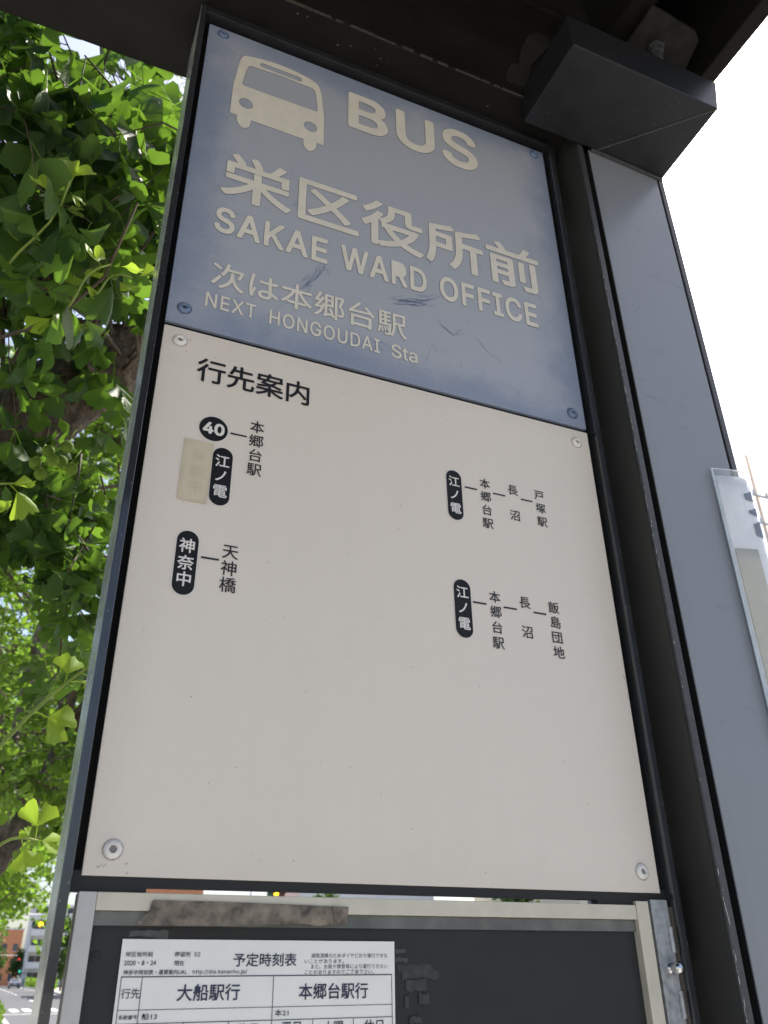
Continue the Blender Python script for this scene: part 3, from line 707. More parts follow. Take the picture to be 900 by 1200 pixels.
# ================================================================== NOTICE POUCH on the column edge
npo = thing("notice_pouch", (.79, -.06, Z0+.2), "clear plastic pouch with white notice wrapped round the column edge", "notice")
def curl(x):                                            # sheet bows out and turns round the column corner
    t = max(0, (x-.765)/.055)
    return -.0535 - .011*math.sin(min(1, t)*math.pi*.55)
def wrap(z0, z1, x0, x1, dy, lift=0):
    g = MB(); v = []; nx = 14; rows = 10
    for j in range(rows+1):
        z = z0+(z1-z0)*j/rows
        for i in range(nx+1):
            x = x0+(x1-x0)*i/nx; v.append((x, curl(x)+dy-lift*(1-j/rows)*max(0, (x-.775)), z+Z0))
        v.append((x1+.006, curl(x1)+dy+.012, z+Z0)); v.append((x1+.0065, curl(x1)+dy+.06, z+Z0))
    W_ = nx+3
    g.add(v, [(j*W_+i, j*W_+i+1, (j+1)*W_+i+1, (j+1)*W_+i) for j in range(rows) for i in range(W_-1)])
    return g
def thin(o, t=.0004):
    q = o.modifiers.new("thickness", 'SOLIDIFY'); q.thickness = t; return o
pap = thin(obj("paper", wrap(.17, .540, .7675, .818, 0), mat("white_notice_paper", (.82, .83, .85), .6, var=.04), npo, smooth=True))
slv = thin(obj("sleeve", wrap(.16, .5495, .7625, .820, -.0022), M_clear, npo, smooth=True))
mb = MB().tube([(.7628, -.0560, Z0+.16), (.7628, -.0560, Z0+.5495)], .0016, 6).tube([(.7628, -.0560, Z0+.5495), (.79, -.062, Z0+.5500), (.819, -.0655, Z0+.5495)], .0009, 6)
obj("sealed_edge", mb, mat("pale_sealed_plastic", (.55, .63, .70), .25), npo)
thin(obj("tan_notice", wrap(.17, .424, .7700, .8035, -.0010), mat("tan_notice_paper", (.50, .46, .35), .6, var=.05), npo, smooth=True))
mb = MB()
for x0, x1, z0, z1 in ((.8035,.8165,.500,.518),(.8045,.8175,.477,.491),(.8070,.8185,.443,.470)):
    yv = lambda x: curl(x) - .0014
    mb.add([(x0, yv(x0), Z0+z0+.003), (x1, yv(x1), Z0+z0), (x1, yv(x1), Z0+z1), ((x0+x1)/2, yv((x0+x1)/2), Z0+z1-.004), (x0, yv(x0), Z0+z1-.006)], [(0,1,2,3,4)])
obj("notice_lettering", mb, mat("dark_blue_print", (.05, .07, .12), .5), npo)

# ================================================================== GINKGO TREES
def leaf_template(n, rings, seed):
    r = random.Random(seed)
    notch = r.choice([.0, .15, .35, .5, .62]); span = R(r.uniform(44, 66)); ph = r.uniform(0, 6); nw = r.uniform(8, 16)
    V = [(0, 0, 0)]; F = []; fold = r.uniform(-.4, .5); cup = r.uniform(-.55, .55); roll = r.uniform(-.5, .5)
    for k in range(1, rings+1):
        for i in range(n+1):
            a = -span + 2*span*i/n; u = a/span
            rad = 1 - .13*u**4 + .045*math.sin(5*u+ph) + .035*math.sin(13*u+ph*2)*(n > 8) + .022*math.sin(29*u+ph*3)*(n > 8)
            q = k/rings
            rad *= 1 - notch*math.exp(-(u*nw)**2)*(q > .5)
            rr = rad*q; aa = a*(1 - .10*(1-q))
            V.append((rr*math.sin(aa)*1.02, rr*math.cos(aa), cup*rr*rr + fold*abs(math.sin(aa))*rr + roll*u*u*u*rr*rr + .10*q*q*math.sin(6*u+ph)))
    F += [(0, i+1, i+2) for i in range(n)]
    for k in range(1, rings):
        o0 = 1+(k-1)*(n+1); o1 = 1+k*(n+1)
        F += [(o0+i, o1+i, o1+i+1, o0+i+1) for i in range(n)]
    U = [0.0] + [(-1+2*i/n) for _ in range(rings) for i in range(n+1)]
    return np.array(V), F, U
NEAR = [leaf_template(24, 3, s) for s in range(12)]
MID = [leaf_template(6, 1, s+20) for s in range(6)]
FARL = [leaf_template(3, 1, s+40) for s in range(4)]
def leaf_mesh(name, leaves, templates, material, parent, petiole=True):
    """leaves: list of (pos, axis, normal, size, tint, petiole_base or None)"""
    VV, FF, TT, UU = [], [], [], []; k = 0
    off = np.array(OFF[parent.name])
    for pos, ax, nm, size, tint, pb in leaves:
        V, F, U = templates[rng.integers(len(templates))]
        y = ax/np.linalg.norm(ax); z = nm - y*np.dot(nm, y); z /= (np.linalg.norm(z)+1e-9); x = np.cross(y, z)
        P = (V[:, :1]*x + V[:, 1:2]*y + V[:, 2:3]*z)*size + pos - off
        VV.append(P); FF += [tuple(i+k for i in f) for f in F]; TT += [tint]*len(F); UU += U; k += len(V)
        if petiole and pb is not None:
            wv = x*size*.022; a = pb-off; b = pos-off
            VV.append(np.array([a-wv, a+wv, b+wv, b-wv])); FF.append((k, k+1, k+2, k+3)); TT.append(min(1, tint+.3)); UU += [0, 0, 0, 0]; k += 4
    me = bpy.data.meshes.new(name); me.from_pydata(np.concatenate(VV).tolist(), [], FF); me.update()
    me.polygons.foreach_set("use_smooth", [True]*len(me.polygons))
    at = me.attributes.new("tint", 'FLOAT', 'FACE'); at.data.foreach_set("value", TT)
    if templates is NEAR: me.attributes.new("fan", 'FLOAT', 'POINT').data.foreach_set("value", UU)
    me.materials.append(material)
    o = link(bpy.data.objects.new(name, me), parent); OFF[o.name] = tuple(off); return o
def unit(v): return v/(np.linalg.norm(v)+1e-9)
def spur(leaves, p, out, size, ok, cnt=(3, 6)):
    for _ in range(rng.integers(*cnt)):
        d = unit(out*.5 + rng.normal(0, .55, 3) + np.array([0, 0, -.35]))
        pl = size*rng.uniform(.5, 1.1); lp = p + d*pl
        ax = unit(d + np.array([0, 0, -.55]) + rng.normal(0, .35, 3))
        nm = unit(np.array([0, 0, 1.0]) + rng.normal(0, .75, 3))
        if ok(lp + ax*size): leaves.append((lp, ax, nm, size*rng.uniform(.75, 1.2), float(rng.random()), p))
def curve(p0, p1, sag, n=7, wob=.09):
    p0, p1 = np.array(p0, float), np.array(p1, float); w_ = rng.normal(0, wob, 3)*np.linalg.norm(p1-p0)
    return [p0 + (p1-p0)*t + np.array([0, 0, sag])*math.sin(math.pi*t) + w_*math.sin(2*math.pi*t) for t in np.linspace(0, 1, n)]
def crown(tree, anchors, targets, ntw, twl, size, ok, templates, material, petiole=True, sp=.045, r0=.02, cnt=(3, 6), twigs=True):
    br = MB(); leaves = []
    for tg in targets:
        a = anchors[int(np.argmin([np.linalg.norm(np.array(q)-tg) + rng.uniform(0, .5) for q in anchors]))]
        pts = curve(a, tg, rng.uniform(.0, .2)); br.tube(pts, list(np.linspace(r0, r0*.25, len(pts))), 6)
        for _ in range(ntw):
            t = rng.uniform(.25, 1); i = min(int(t*(len(pts)-1)), len(pts)-2); q = pts[i]+(pts[i+1]-pts[i])*(t*(len(pts)-1)-i)
            d = unit(rng.normal(0, 1, 3)*np.array([1, 1, .6]) + np.array([0, 0, -.1])); L = twl*rng.uniform(.5, 1.3)
            e = q + d*L + np.array([0, 0, -.25*L]); tp_ = curve(q, e, .08*L, 5)
            if not ok(e): continue
            if twigs: br.tube(tp_, list(np.linspace(r0*.22, r0*.1, 5)), 4)
            for s in np.arange(sp, L, sp):
                u = s/L*4; i = min(int(u), 3); pp = tp_[i]+(tp_[i+1]-tp_[i])*(u-i)
                spur(leaves, pp, unit(rng.normal(0, 1, 3)), size, ok, cnt)
    if br.v: obj("branches", br, M_twig, tree, smooth=True)
    o = leaf_mesh("crown", leaves, templates, material, tree, petiole)
    return o, leaves
def wobble_tube(pts, rads, n=14, amp=.06, step=.05):
    """trunk or limb: resampled path with lumpy cross sections"""
    P = [np.array(p, float) for p in pts]; out_p, out_r = [], []
    for i in range(len(P)-1):
        m_ = max(2, int(np.linalg.norm(P[i+1]-P[i])/step))
        for j in range(m_): t = j/m_; out_p.append(P[i]+(P[i+1]-P[i])*t); out_r.append(rads[i]+(rads[i+1]-rads[i])*t)
    out_p.append(P[-1]); out_r.append(rads[-1])
    # smooth the path
    A = np.array(out_p)
    for _ in range(int(.12/step)+1): A[1:-1] = (A[:-2]+2*A[1:-1]+A[2:])/4
    mb = MB().tube(A.tolist(), out_r, n)
    V = np.array(mb.v)
    c = np.repeat(A, n, 0); d = V-c
    ns = np.array([math.sin(v[0]*23+v[2]*17)+math.sin(v[1]*29-v[2]*13+1)+.7*math.sin(v[0]*61+v[1]*53+v[2]*47)+.5*math.sin(v[2]*90+v[0]*70) for v in V])
    mb.v = [tuple(q) for q in (c + d*(1+amp*ns[:, None]))]
    return mb

# --- nearest ginkgo: trunk left of the view, thick limb passing behind the sign
t1 = thing("ginkgo_tree", (-.95, 1.55, 0), "nearest ginkgo tree with thick leaning limb and fan leaves behind the sign post", "tree", "ginkgo trees along the pavement")
obj("trunk", wobble_tube([(-.95,1.55,-.02),(-.95,1.55,.8),(-.9,1.53,1.7),(-.82,1.5,2.25)], [.24,.19,.175,.165], 20, .04), M_bark, t1, smooth=True)
obj("limb", wobble_tube([(-.84,1.5,2.2),(-.52,1.42,2.52),(-.26,1.34,2.80),(.0,1.33,3.11),(.34,1.4,3.48),(.8,1.6,4.0),(1.2,1.9,4.6)], [.15,.14,.122,.104,.095,.075,.05], 20, .055, .03), M_bark, t1, smooth=True)
obj("limb", wobble_tube([(-.84,1.5,2.2),(-.95,1.7,2.9),(-1.1,1.95,3.8),(-1.0,2.1,5.2)], [.13,.11,.09,.04], 12, .05), M_bark, t1, smooth=True)
cz = CAMP.z
def ok1(p):
    if p[1] < .30 or p[0] > 1.7 or (p[1] < .40 and p[0] > -.03): return False
    dd = math.hypot(p[0]-CAMP.x, p[1]-CAMP.y); e = (p[2]-cz)/dd
    if e < .36 + .05*math.sin(p[0]*9): return False
    if p[1] < 1.25 and .60 < e < .88 and rng.random() < .55: return False     # few leaves grow in front of the bare limb
    if p[0] < -.16 and .93 < e < 1.14 and -.32 < (p[0]-CAMP.x)/(p[1]-CAMP.y) < -.10: return rng.random() < .4   # thin spot in the canopy
    # keep a window over the limb's underside and a few holes in the canopy
    return True
anch1 = [(-.52,1.42,2.52),(-.26,1.34,2.8),(.0,1.33,3.05),(.34,1.4,3.4),(.8,1.6,3.95),(-.95,1.7,2.9),(-1.1,1.95,3.8),(-.84,1.5,2.3)]
tg1 = []
for i in range(62):
    y = rng.uniform(.28, 1.0) if i < 30 else rng.uniform(1.3, 2.6); D = y-CAMP.y; side = rng.uniform(-.32, .10) if i < 52 else rng.uniform(-1.0, 1.0)
    e = rng.uniform(.95, 1.70) if i < 54 else rng.uniform(.55, .95)
    tg1.append(np.array([CAMP.x+side*D, y, cz + e*D]))
co, lv1 = crown(t1, anch1, tg1, 5, .28, .067, ok1, NEAR, M_leaf, r0=.0075)
# hanging bunch below the limb with the fruit
bunch = []; bt = MB()
for k in range(26):
    a = np.array([rng.uniform(-.34, .02), rng.uniform(.95, 1.45), 0]); D = a[1]-CAMP.y
    a[0] = CAMP.x + rng.uniform(-.13, .04)*D; a[2] = cz + rng.uniform(.46, .66)*D
    L = rng.uniform(.12, .3); e = a + np.array([rng.normal(0, .05), rng.normal(0, .05), -L]); tp_ = curve(a, e, 0, 5); bt.tube(tp_, [.003, .003, .0025, .002, .0015], 5)
    for s in np.arange(.02, L, .035):
        u = s/L*4; i = min(int(u), 3); spur(bunch, tp_[i]+(tp_[i+1]-tp_[i])*(u-i), unit(rng.normal(0, 1, 3)), .048, lambda p: p[1] > .36)
obj("hanging_twigs", bt, M_twig, t1, smooth=True); leaf_mesh("hanging_leaves", bunch, NEAR, M_leaf, t1)
for dx, dy, dz in ((0,0,0),(.028,.01,-.012),(.012,-.02,-.03),(-.02,.012,-.026),(.034,-.012,.012),(.05,.0,-.03),(-.006,.01,-.05)):
    c = (-.12+dx, .80+dy, cz+.968+dz)
    fb = MB().lathe([(.0002,-.0135),(.006,-.012),(.0105,-.008),(.0128,0),(.0115,.007),(.007,.0115),(.0004,.013)], c, 14, 'z'); fb.tube([(c[0], c[1], c[2]+.012), (c[0]+.004, c[1], c[2]+.03), (c[0]+.012, c[1]+.01, c[2]+.055)], .0012, 5)
    obj("ginkgo_fruit", fb, M_fruit, t1, smooth=True)
# bright young shoots
def shoot(tree, p0, p1, r_, leaves, size, sag=.02):
    pts = curve(p0, p1, sag, 8, .02); st = obj("young_shoot", MB().tube(pts, list(np.linspace(r_, r_*.5, 8)), 7), M_shoot, tree, smooth=True)
    ls = []
    for t, ax, nm, sz in leaves:
        u = t*7; i = min(int(u), 6); q = pts[i]+(pts[i+1]-pts[i])*(u-i); ax = unit(np.array(ax, float))
        ls.append((q+ax*size*sz*.5, ax, np.array(nm, float), size*sz, float(rng.random()), q))
    leaf_mesh("shoot_leaves", ls, NEAR, M_young, st); return st
N0 = (0, -.5, .8)
shoot(t1, (-.275,.62,2.60), (-.158,.26,2.622), .0032, [(.98,(.2,-.1,.9),(0,-1,.3),1),(.9,(-.9,0,.15),(0,-.8,.6),.95),(.82,(.8,0,.2),(.3,-.9,.2),.7),(.55,(.9,-.1,-.5),(0,-.9,.3),1.0),(.5,(-.9,.1,.3),(0,-.6,.8),.8),(.35,(-.8,0,-.2),(.2,-.8,.5),1),(.2,(.7,.1,.4),(0,-.6,.8),1.1),(.95,(.6,.1,-.4),(.4,-.8,.1),.6)], .040)
shoot(t1, (-.16,.60,2.60), (-.072,.27,2.478), .0030, [(.98,(.95,-.1,.1),(0,-.7,.7),.95),(.9,(-.5,.1,.7),(0,-.8,.5),.7),(.62,(.7,0,-.8),(.5,-.7,.1),.75),(.45,(-.4,0,.9),(.3,-.8,.3),.8),(.15,(-.6,0,-.6),(0,-.7,.6),1.3),(.1,(.8,0,-.3),(0,-.8,.4),1.0)], .038)
shoot(t1, (-.12,.62,2.68), (-.035,.32,2.51), .0027, [(.95,(.9,0,.3),(0,-.6,.7),1),(.7,(.8,.1,-.4),(0,-.8,.5),.9),(.5,(-.5,.1,.7),(0,-.7,.6),.8)], .036)
shoot(t1, (-.30,.72,2.20), (-.165,.70,2.29), .0035, [(.95,(.7,-.1,-.6),(0,-.9,.3),1.0),(.85,(.9,0,.2),(0,-.7,.6),.9),(.7,(.3,0,-.9),(.2,-.9,.2),1.0),(.6,(-.4,0,.8),(.3,-.7,.4),.9)], .045)
shoot(t1, (-.115,.72,1.78), (.07,.70,2.01), .0036, [(.93,(.8,0,.6),(0,-.8,.5),.9),(.55,(.1,-.1,.9),(.2,-.95,.1),.9),(.58,(.9,-.1,.1),(.1,-.8,.5),1.05),(.68,(.95,0,-.35),(0,-.9,.4),.9),(.33,(.9,0,-.35),(.05,-.98,.1),1.15),(.05,(-.4,0,.9),(0,-.8,.4),.8),(.82,(.5,.2,.8),(.2,-.7,.5),.6)], .042)
shoot(t1, (-.10,.72,1.63), (-.012,.70,1.672), .003, [(.97,(-.05,0,1),(.1,-.98,.1),1.0),(.9,(1,0,-.1),(0,-.8,.5),.85),(.75,(.4,0,-.9),(.1,-.97,.1),.85),(.93,(-.6,0,.5),(0,-.8,.4),.4),(.3,(-.7,0,.5),(0,-.8,.4),.7)], .040)

# --- second ginkgo: limb rising from the left of the view
t2 = thing("ginkgo_tree", (-.95, 4.7, 0), "second ginkgo behind, its bare limb rising low beside the sign post", "tree", "ginkgo trees along the pavement")
obj("trunk", wobble_tube([(-.95,4.7,-.02),(-.9,4.65,.9),(-.75,4.55,1.5)], [.22,.18,.16], 18, .05), M_bark2, t2, smooth=True)
obj("limb", wobble_tube([(-.8,4.56,1.4),(-.42,4.45,1.72),(-.14,4.4,1.98),(-.01,4.4,2.16),(.065,4.42,2.36),(.11,4.5,2.55),(.16,4.6,2.85)], [.12,.095,.08,.07,.045,.028,.015], 16, .06, .03), M_bark2, t2, smooth=True)
obj("limb", wobble_tube([(-.78,4.56,1.4),(-.8,4.7,2.6),(-.6,4.9,4.2),(-.3,5,5.6)], [.14,.11,.07,.03], 12, .05), M_bark2, t2, smooth=True)
anch2 = [(-.42,4.45,1.75),(.06,4.42,2.36),(.11,4.5,2.55),(.16,4.6,2.85),(-.8,4.7,2.6),(-.7,4.8,3.4),(-.6,4.9,4.2),(-.3,5,5.6)]
ok2 = lambda p: p[1] > 3.3 and p[2] > cz+.12+ .2*(p[1]-3) *.35 and p[0] < 2.2
tg2 = [np.array([rng.uniform(-1.7, 1.5), rng.uniform(3.9, 6.2), rng.uniform(2.3, 6.2)]) for _ in range(60)]
crown(t2, anch2, tg2, 8, .55, .044, ok2, MID, M_far, petiole=False, r0=.02, sp=.06, cnt=(3, 6))

# --- third ginkgo: slim upright trunk
t3 = thing("ginkgo_tree", (-.11, 8.2, gz(8.2)), "slim ginkgo with upright trunk standing farther along the pavement", "tree", "ginkgo trees along the pavement")
obj("trunk", wobble_tube([(-.11,8.2,gz(8.2)-.02),(-.10,8.2,2.6),(-.05,8.2,4.2),(-.02,8.25,5.6),(.0,8.3,7.2)], [.105,.09,.08,.06,.03], 14, .04), M_bark2, t3, smooth=True)
anch3 = [(-.1,8.2,2.7),(-.06,8.2,3.6),(-.04,8.2,4.6),(-.02,8.25,5.6),(0,8.3,7.0)]
ok3 = lambda p: p[2] > 2.25 and p[1] > 6.6
tg3 = [np.array([rng.uniform(-1.9, 1.9), rng.uniform(7.0, 10.2), rng.uniform(2.6, 7.8)]) for _ in range(60)]
crown(t3, anch3, tg3, 7, .65, .047, ok3, MID, M_far, petiole=False, r0=.022, sp=.07, cnt=(3, 6))

# --- more pavement ginkgos and the trees along the street
def far_tree(x, y, h, rad, low, label, cat="tree", grp="ginkgo trees along the pavement", size=.1, nt=36, m_=None, ntw=6, name="ginkgo_tree"):
    g = gz(y); t = thing(name, (x, y, g), label, cat, grp)
    obj("trunk", wobble_tube([(x,y,g-.02),(x+.03,y,g+h*.4),(x,y,g+h*.85)], [.03*h*.55,.02*h*.55,.006*h], 10, .03, .3), M_bark2, t, smooth=True)
    an = [(x, y, g+h*q) for q in (.3, .45, .6, .8)]; tg = []
    while len(tg) < nt:
        u = rng.uniform(-1, 1, 3)
        if np.dot(u, u) > 1: continue
        zz = (u[2]+1)/2; k = rad*(.55+.45*math.sin(math.pi*min(1, zz*.9+.15)))
        tg.append(np.array([x+u[0]*k, y+u[1]*k, g+low+zz*(h-low)]))
    lo = g+low-.5
    crown(t, an, tg, ntw, rad*.35, size, lambda p: p[2] > lo, FARL, m_ or M_far, petiole=False, r0=.02, sp=size*1.2, cnt=(3, 6), twigs=False)
    return t
far_tree(-.4, 13.5, 7.5, 2.1, 1.95, "leafy ginkgo third along the pavement with low sunlit branches", size=.065, nt=56, ntw=8)
far_tree(-.2, 19.5, 8, 2.2, 2.2, "broad ginkgo farther off, its crown hanging beside the traffic signal", size=.08, nt=56, ntw=8)
far_tree(-.3, 27, 8, 2.2, 2.2, "ginkgo before the crossing, half hidden by nearer crowns", size=.1, nt=44, ntw=8)
far_tree(-.4, 38, 8.5, 2.3, 2.3, "distant ginkgo close to the crossing with dark crown", size=.13, nt=40, ntw=7)
dk = dict(m_=M_tree, name="street_tree", grp="dark trees at the end of the street", nt=34)
for i, (x, y, h, r_, lab) in enumerate(((10.6,128,9.5,2.6,"dark green tree standing before the white apartment block"),(13.6,120,9,2.6,"rounded dark tree next to the apartment block balconies"),
        (1.2,150,9,3.2,"dark tree left of the distant road"),(4.0,215,9,3.0,"dark tree beside the distant orange building"),(-3.5,140,10,3.2,"tall dark tree behind the pavement ginkgos"),(8.2,205,7,2.2,"low dark tree behind the car"))):
    far_tree(x, y, h, r_, 1.2, lab, size=.32, **dk)
dk = dict(m_=M_tree, name="street_tree", grp="trees on the far pavement", nt=34)
for i, (x, y, h, r_, lab) in enumerate(((13.2,66,7,2.2,"green tree on the far pavement beyond the signal"),(16.5,74,7.5,2.4,"wide green tree behind the far pavement"),(21.5,58,7,2.2,"tree seen through the slot near the signal lamps"),(30,48,8,2.6,"tree seen through the right half of the slot"))):
    far_tree(x, y, h, r_, 1.5, lab, size=.24, **dk)

# low planting along the kerb
def hedge(name, x0, x1, y0, y1, h, size, cntl, label, cat, m_=M_tree):
    g0 = gz((y0+y1)/2); t = thing(name, ((x0+x1)/2, (y0+y1)/2, g0), label, cat)
    lv = []
    for _ in range(cntl):
        p = np.array([rng.uniform(x0, x1), rng.uniform(y0, y1), 0]); p[2] = gz(p[1]) + h*rng.uniform(.0, 1)**.6*(.8+.2*math.sin(p[1]*.9))
        lv.append((p, unit(rng.normal(0, 1, 3)+np.array([0, 0, .4])), unit(rng.normal(0, 1, 3)), size*rng.uniform(.7, 1.3), float(rng.random()), None))
    leaf_mesh("foliage", lv, FARL, m_, t, False)
    obj("branches", MB().tube([((x0+x1)/2, y0+.3, g0), ((x0+x1)/2, (y0+y1)/2, g0+h*.4), ((x0+x1)/2, y1-.3, gz(y1)+.1)], .04, 6), M_twig, t)
hedge("hedge", .35, 1.0, 30, 41, .85, .09, 3500, "low green hedge along the kerb before the crossing", "hedge", M_far)
hedge("hedge", 9.6, 11.2, 140, 240, 1.3, .35, 3500, "long clipped hedge on the far side of the road", "hedge", M_far)

# ================================================================== STREET
def signal(x, y, zc, r_, px, lit, label, arm_z=None, vert=False):
    g = gz(y); t = thing("traffic_signal", (px, y, g), label, "traffic signal", "traffic signals")
    pm = MB().tube([(px, y, g), (px, y, zc+.7)], [.09, .075], 12).tube([(px, y, zc+.45), (x, y, zc+.45)], .035, 8)
    obj("pole", pm, M_pole, t, smooth=True)
    s = r_*2.35; cols = [(M_grn1 if lit == 'g' else M_grn0), (M_amber if lit == 'a' else M_amb0), (M_red1 if lit == 'r' else M_red0)]
    hb = MB().prism([(px_, z_) for px_, z_ in rounded(x-1.5*s, x+1.5*s, zc-r_*1.35, zc+r_*1.35, r_*.6)], y-.02, y+.12); hb.box(x-.03, x+.03, y+.02, y+.06, zc+r_*1.3, zc+.45)
    h = obj("housing", hb, mat("dark_signal_housing", (.06, .035, .035), .5), t)
    for i in range(3):
        cx = x+(i-1)*s
        l = obj("lamp", MB().lathe([(r_, .03), (r_*.9, .06), (r_*.5, .085), (.001, .095)], (cx, y, zc), 18), cols[i], t, smooth=True)
        v = MB(); n = 14; V = []
        for j in range(n+1):
            a = math.pi*j/n; 
            for dy, rr in ((-.02, r_*1.08), (-.30, r_*1.1)): V.append((cx+rr*math.cos(a), y+dy, zc+rr*math.sin(a)))
        v.add(V, [(2*j, 2*j+1, 2*j+3, 2*j+2) for j in range(n)]); thin(obj("visor", v, M_black, t), .01)
signal(2.84, 52, cz+3.15, .125, .75, 'a', "traffic signal with lit amber lamp over the near lane by the crossing")
signal(15.7, 52, cz+4.93, .15, 14.2, 'a', "amber traffic signal across the road seen through the slot under the ivory panel")
signal(5.3, 140, cz+4.05, .135, 1.0, 'r', "distant traffic signal with lit red lamp above the road")
pd = thing("pedestrian_signal", (6.9, 141, gz(141)), "distant signal with small green lamp on a thin pole", "traffic signal")
obj("pole", MB().tube([(6.9,141,gz(141)),(6.9,141,gz(141)+3.2)], .06, 8), M_pole, pd)
obj("housing", MB().box(5.75, 6.25, 140.9, 141.1, cz+2.2, cz+2.95).box(6.2, 6.9, 140.96, 141.04, cz+2.3, cz+2.4), M_black, pd, bevel=.02)
obj("lamp", MB().lathe([(.16, 0), (.13, .05), (.001, .07)], (6.0, 140.88, cz+2.58), 14), M_grn1, pd)

# car
gy = gz(174)-.126
car = thing("car", (6.95, 174, gy), "silver car driving away on the road beyond the crossing", "car")
prof = [(-2.1,.35),(-2.15,.62),(-2.08,.92),(-1.75,1.02),(-1.25,1.42),(-.2,1.50),(.55,1.38),(1.15,.98),(1.95,.85),(2.15,.6),(2.1,.33)]
def carbody():
    v = []; n = len(prof)
    for sx, ins in ((-1, 0), (1, 0)):
        for yv, zv in prof:
            hw = .86 if zv < 1.0 else .86-(zv-1.0)*.42
            v.append((6.95+sx*hw, 174+yv, gy+zv))
    return MB().add(v, [tuple(range(n)), tuple(range(2*n-1, n-1, -1))]+[(i, i+n, (i+1)%n+n, (i+1)%n) for i in range(n)])
obj("body", carbody(), M_car, car, bevel=.05)
mb = MB(); mb.add([(6.95-.66,172.32,gy+1.06),(6.95+.66,172.32,gy+1.06),(6.95+.56,172.70,gy+1.37),(6.95-.56,172.70,gy+1.37)], [(0,1,2,3)]); o = obj("rear_window", mb, M_glass, car); thin(o, .03)
for sx in (-1, 1):
    obj("tail_light", MB().box(6.95+sx*.72-.11, 6.95+sx*.72+.11, 171.86, 171.94, gy+.72, gy+.90), mat("tail_light_red", (.4,.02,.02), .3), car, bevel=.02)
    for yy_ in (-1.3, 1.35):
        wl = obj("wheel", MB().lathe([(.2,-.1),(.31,-.1),(.33,-.07),(.33,.07),(.31,.1),(.2,.1),(.01,.1)], (6.95+sx*.76, 174+yy_, gy+.33), 20, 'x'), M_tyre, car)
        obj("rim", MB().lathe([(.2,.0),(.19,.02),(.01,.03)], (6.95+sx*.86, 174+yy_, gy+.33), 14, 'x'), M_pole, wl)
obj("bumper", MB().box(6.15, 7.75, 171.80, 172.0, gy+.32, gy+.55), mat("dark_bumper", (.05,.05,.05), .6), car, bevel=.03)
obj("number_plate", MB().box(6.78, 7.12, 171.78, 171.80, gy+.58, gy+.74), M_line, car)

# white apartment block
def block(x0, x1, y0, y1, h, floors, label, m_, bays, name="apartment_building", fh=2.9, base=0):
    g = gz(y0)-.2; t = thing(name, ((x0+x1)/2, (y0+y1)/2, g), label, "building")
    obj("wall", MB().box(x0, x1, y0, y1, g, g+h), m_, t)
    obj("roof", MB().box(x0-.3, x1+.3, y0-.5, y1+.3, g+h+.01, g+h+.5), M_bld, t)
    for k in range(floors):
        z = g+.4+fh*k
        obj("balcony", MB().box(x0+.2, x1-.2, y0-1.3, y0-.01, z-.12, z).box(x0+.2, x1-.2, y0-1.3, y0-1.18, z+.01, z+1.05), M_bld, t)
        bw_ = (x1-x0-.8)/bays
        for b in range(bays):
            xx = x0+.4+bw_*b
            wv = obj("window", MB().box(xx+.3, xx+bw_-.5, y0-.06, y0-.003, z+.1, z+2.15), M_glass, t)
            obj("frame", MB().box(xx+bw_*.5-.12, xx+bw_*.5-.04, y0-.09, y0-.062, z+.1, z+2.15).box(xx+.25, xx+bw_-.45, y0-.09, y0-.062, z+2.15, z+2.23), M_pole, wv)
        if k % 1 == 0:
            for xd in np.arange(x0+.2, x1, (x1-x0-.4)/max(1, bays//2)): mb_ = MB().box(xd-.06, xd+.06, y0-1.16, y0-.01, z+1.06, z+fh-.14); obj("partition", mb_, M_bld, t)
    return t
block(9.1, 34, 200, 212, 14.2, 5, "white apartment block with stacked balconies at the end of the street", M_bld, 8)
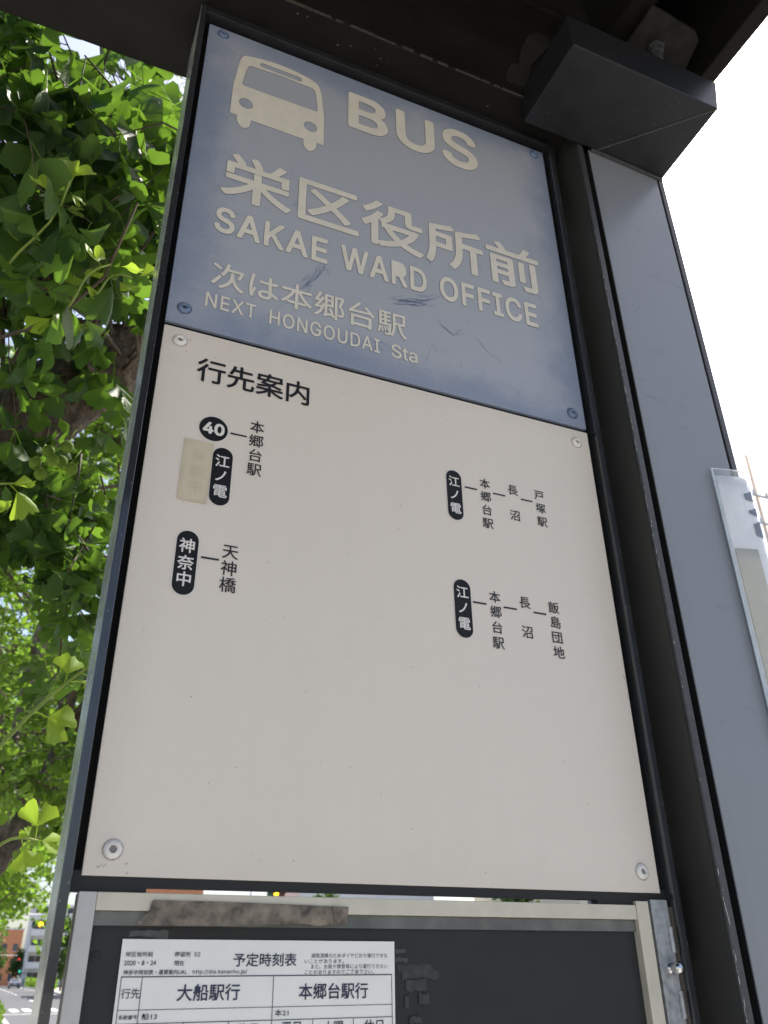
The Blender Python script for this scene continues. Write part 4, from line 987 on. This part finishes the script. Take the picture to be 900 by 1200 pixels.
def plainb(x0, x1, y0, y1, h, label, m_, fl, bays, roofm=None):
    g = gz(y0)-.2; t = thing("brick_building", ((x0+x1)/2, (y0+y1)/2, g), label, "building")
    obj("wall", MB().box(x0, x1, y0, y1, g, g+h), m_, t); obj("roof", MB().box(x0-.15, x1+.15, y0-.15, y1+.15, g+h+.005, g+h+.35), roofm or M_bld, t)
    for k in range(fl):
        for b in range(bays):
            bw_ = (x1-x0)/bays; xx = x0+bw_*(b+.28)
            wv = obj("window", MB().box(xx, xx+bw_*.44, y0-.05, y0-.003, g+1+3*k, g+2.5+3*k), M_glass, t)
            obj("sill", MB().box(xx-.05, xx+bw_*.44+.05, y0-.14, y0-.053, g+.9+3*k, g+.99+3*k), M_bld, wv)
plainb(4.6, 9.3, 232, 246, 11.4, "orange brick building beside the white apartment block", M_orange, 3, 2)
plainb(13.5, 20, 92, 110, 15, "orange brick block across the road seen through the slot", M_orange, 4, 3)
plainb(29, 44, 88, 100, 14, "pale tiled block across the road seen through the slot", M_bld, 4, 6, M_orange)
plainb(50, 74, 70, 90, 12, "long cream block far across the road", mat("cream_render", (.55,.5,.42), .85), 3, 8)

# utility pole beyond the column
pu = thing("utility_pole", (15.85, 12.2, gz(12.2)-.16), "slender utility pole with crossarms rising behind the shelter column", "utility pole")
obj("pole", MB().tube([(15.85,12.2,-.1),(15.85,12.2,13.3)], [.09,.045], 14), M_woodp, pu, smooth=True)
for z in (12.0, 11.2):
    ca = obj("crossarm", MB().box(15.62, 16.12, 12.08, 12.13, z, z+.05), M_pole, pu)
    for x in (15.66, 16.08): obj("insulator", MB().lathe([(.03,0),(.05,.03),(.03,.06),(.05,.09),(.02,.13)], (x, 12.1, z+.05), 10, 'z'), M_bld, ca)
obj("transformer", MB().lathe([(.02,0),(.2,.02),(.22,.1),(.22,.7),(.18,.78),(.01,.8)], (16.15, 12.2, 9.6), 16, 'z'), M_pole, pu, smooth=True)

# a few coarse details: remove the stray default data nothing uses
for me in [q for q in bpy.data.meshes if q.users == 0]: bpy.data.meshes.remove(me)
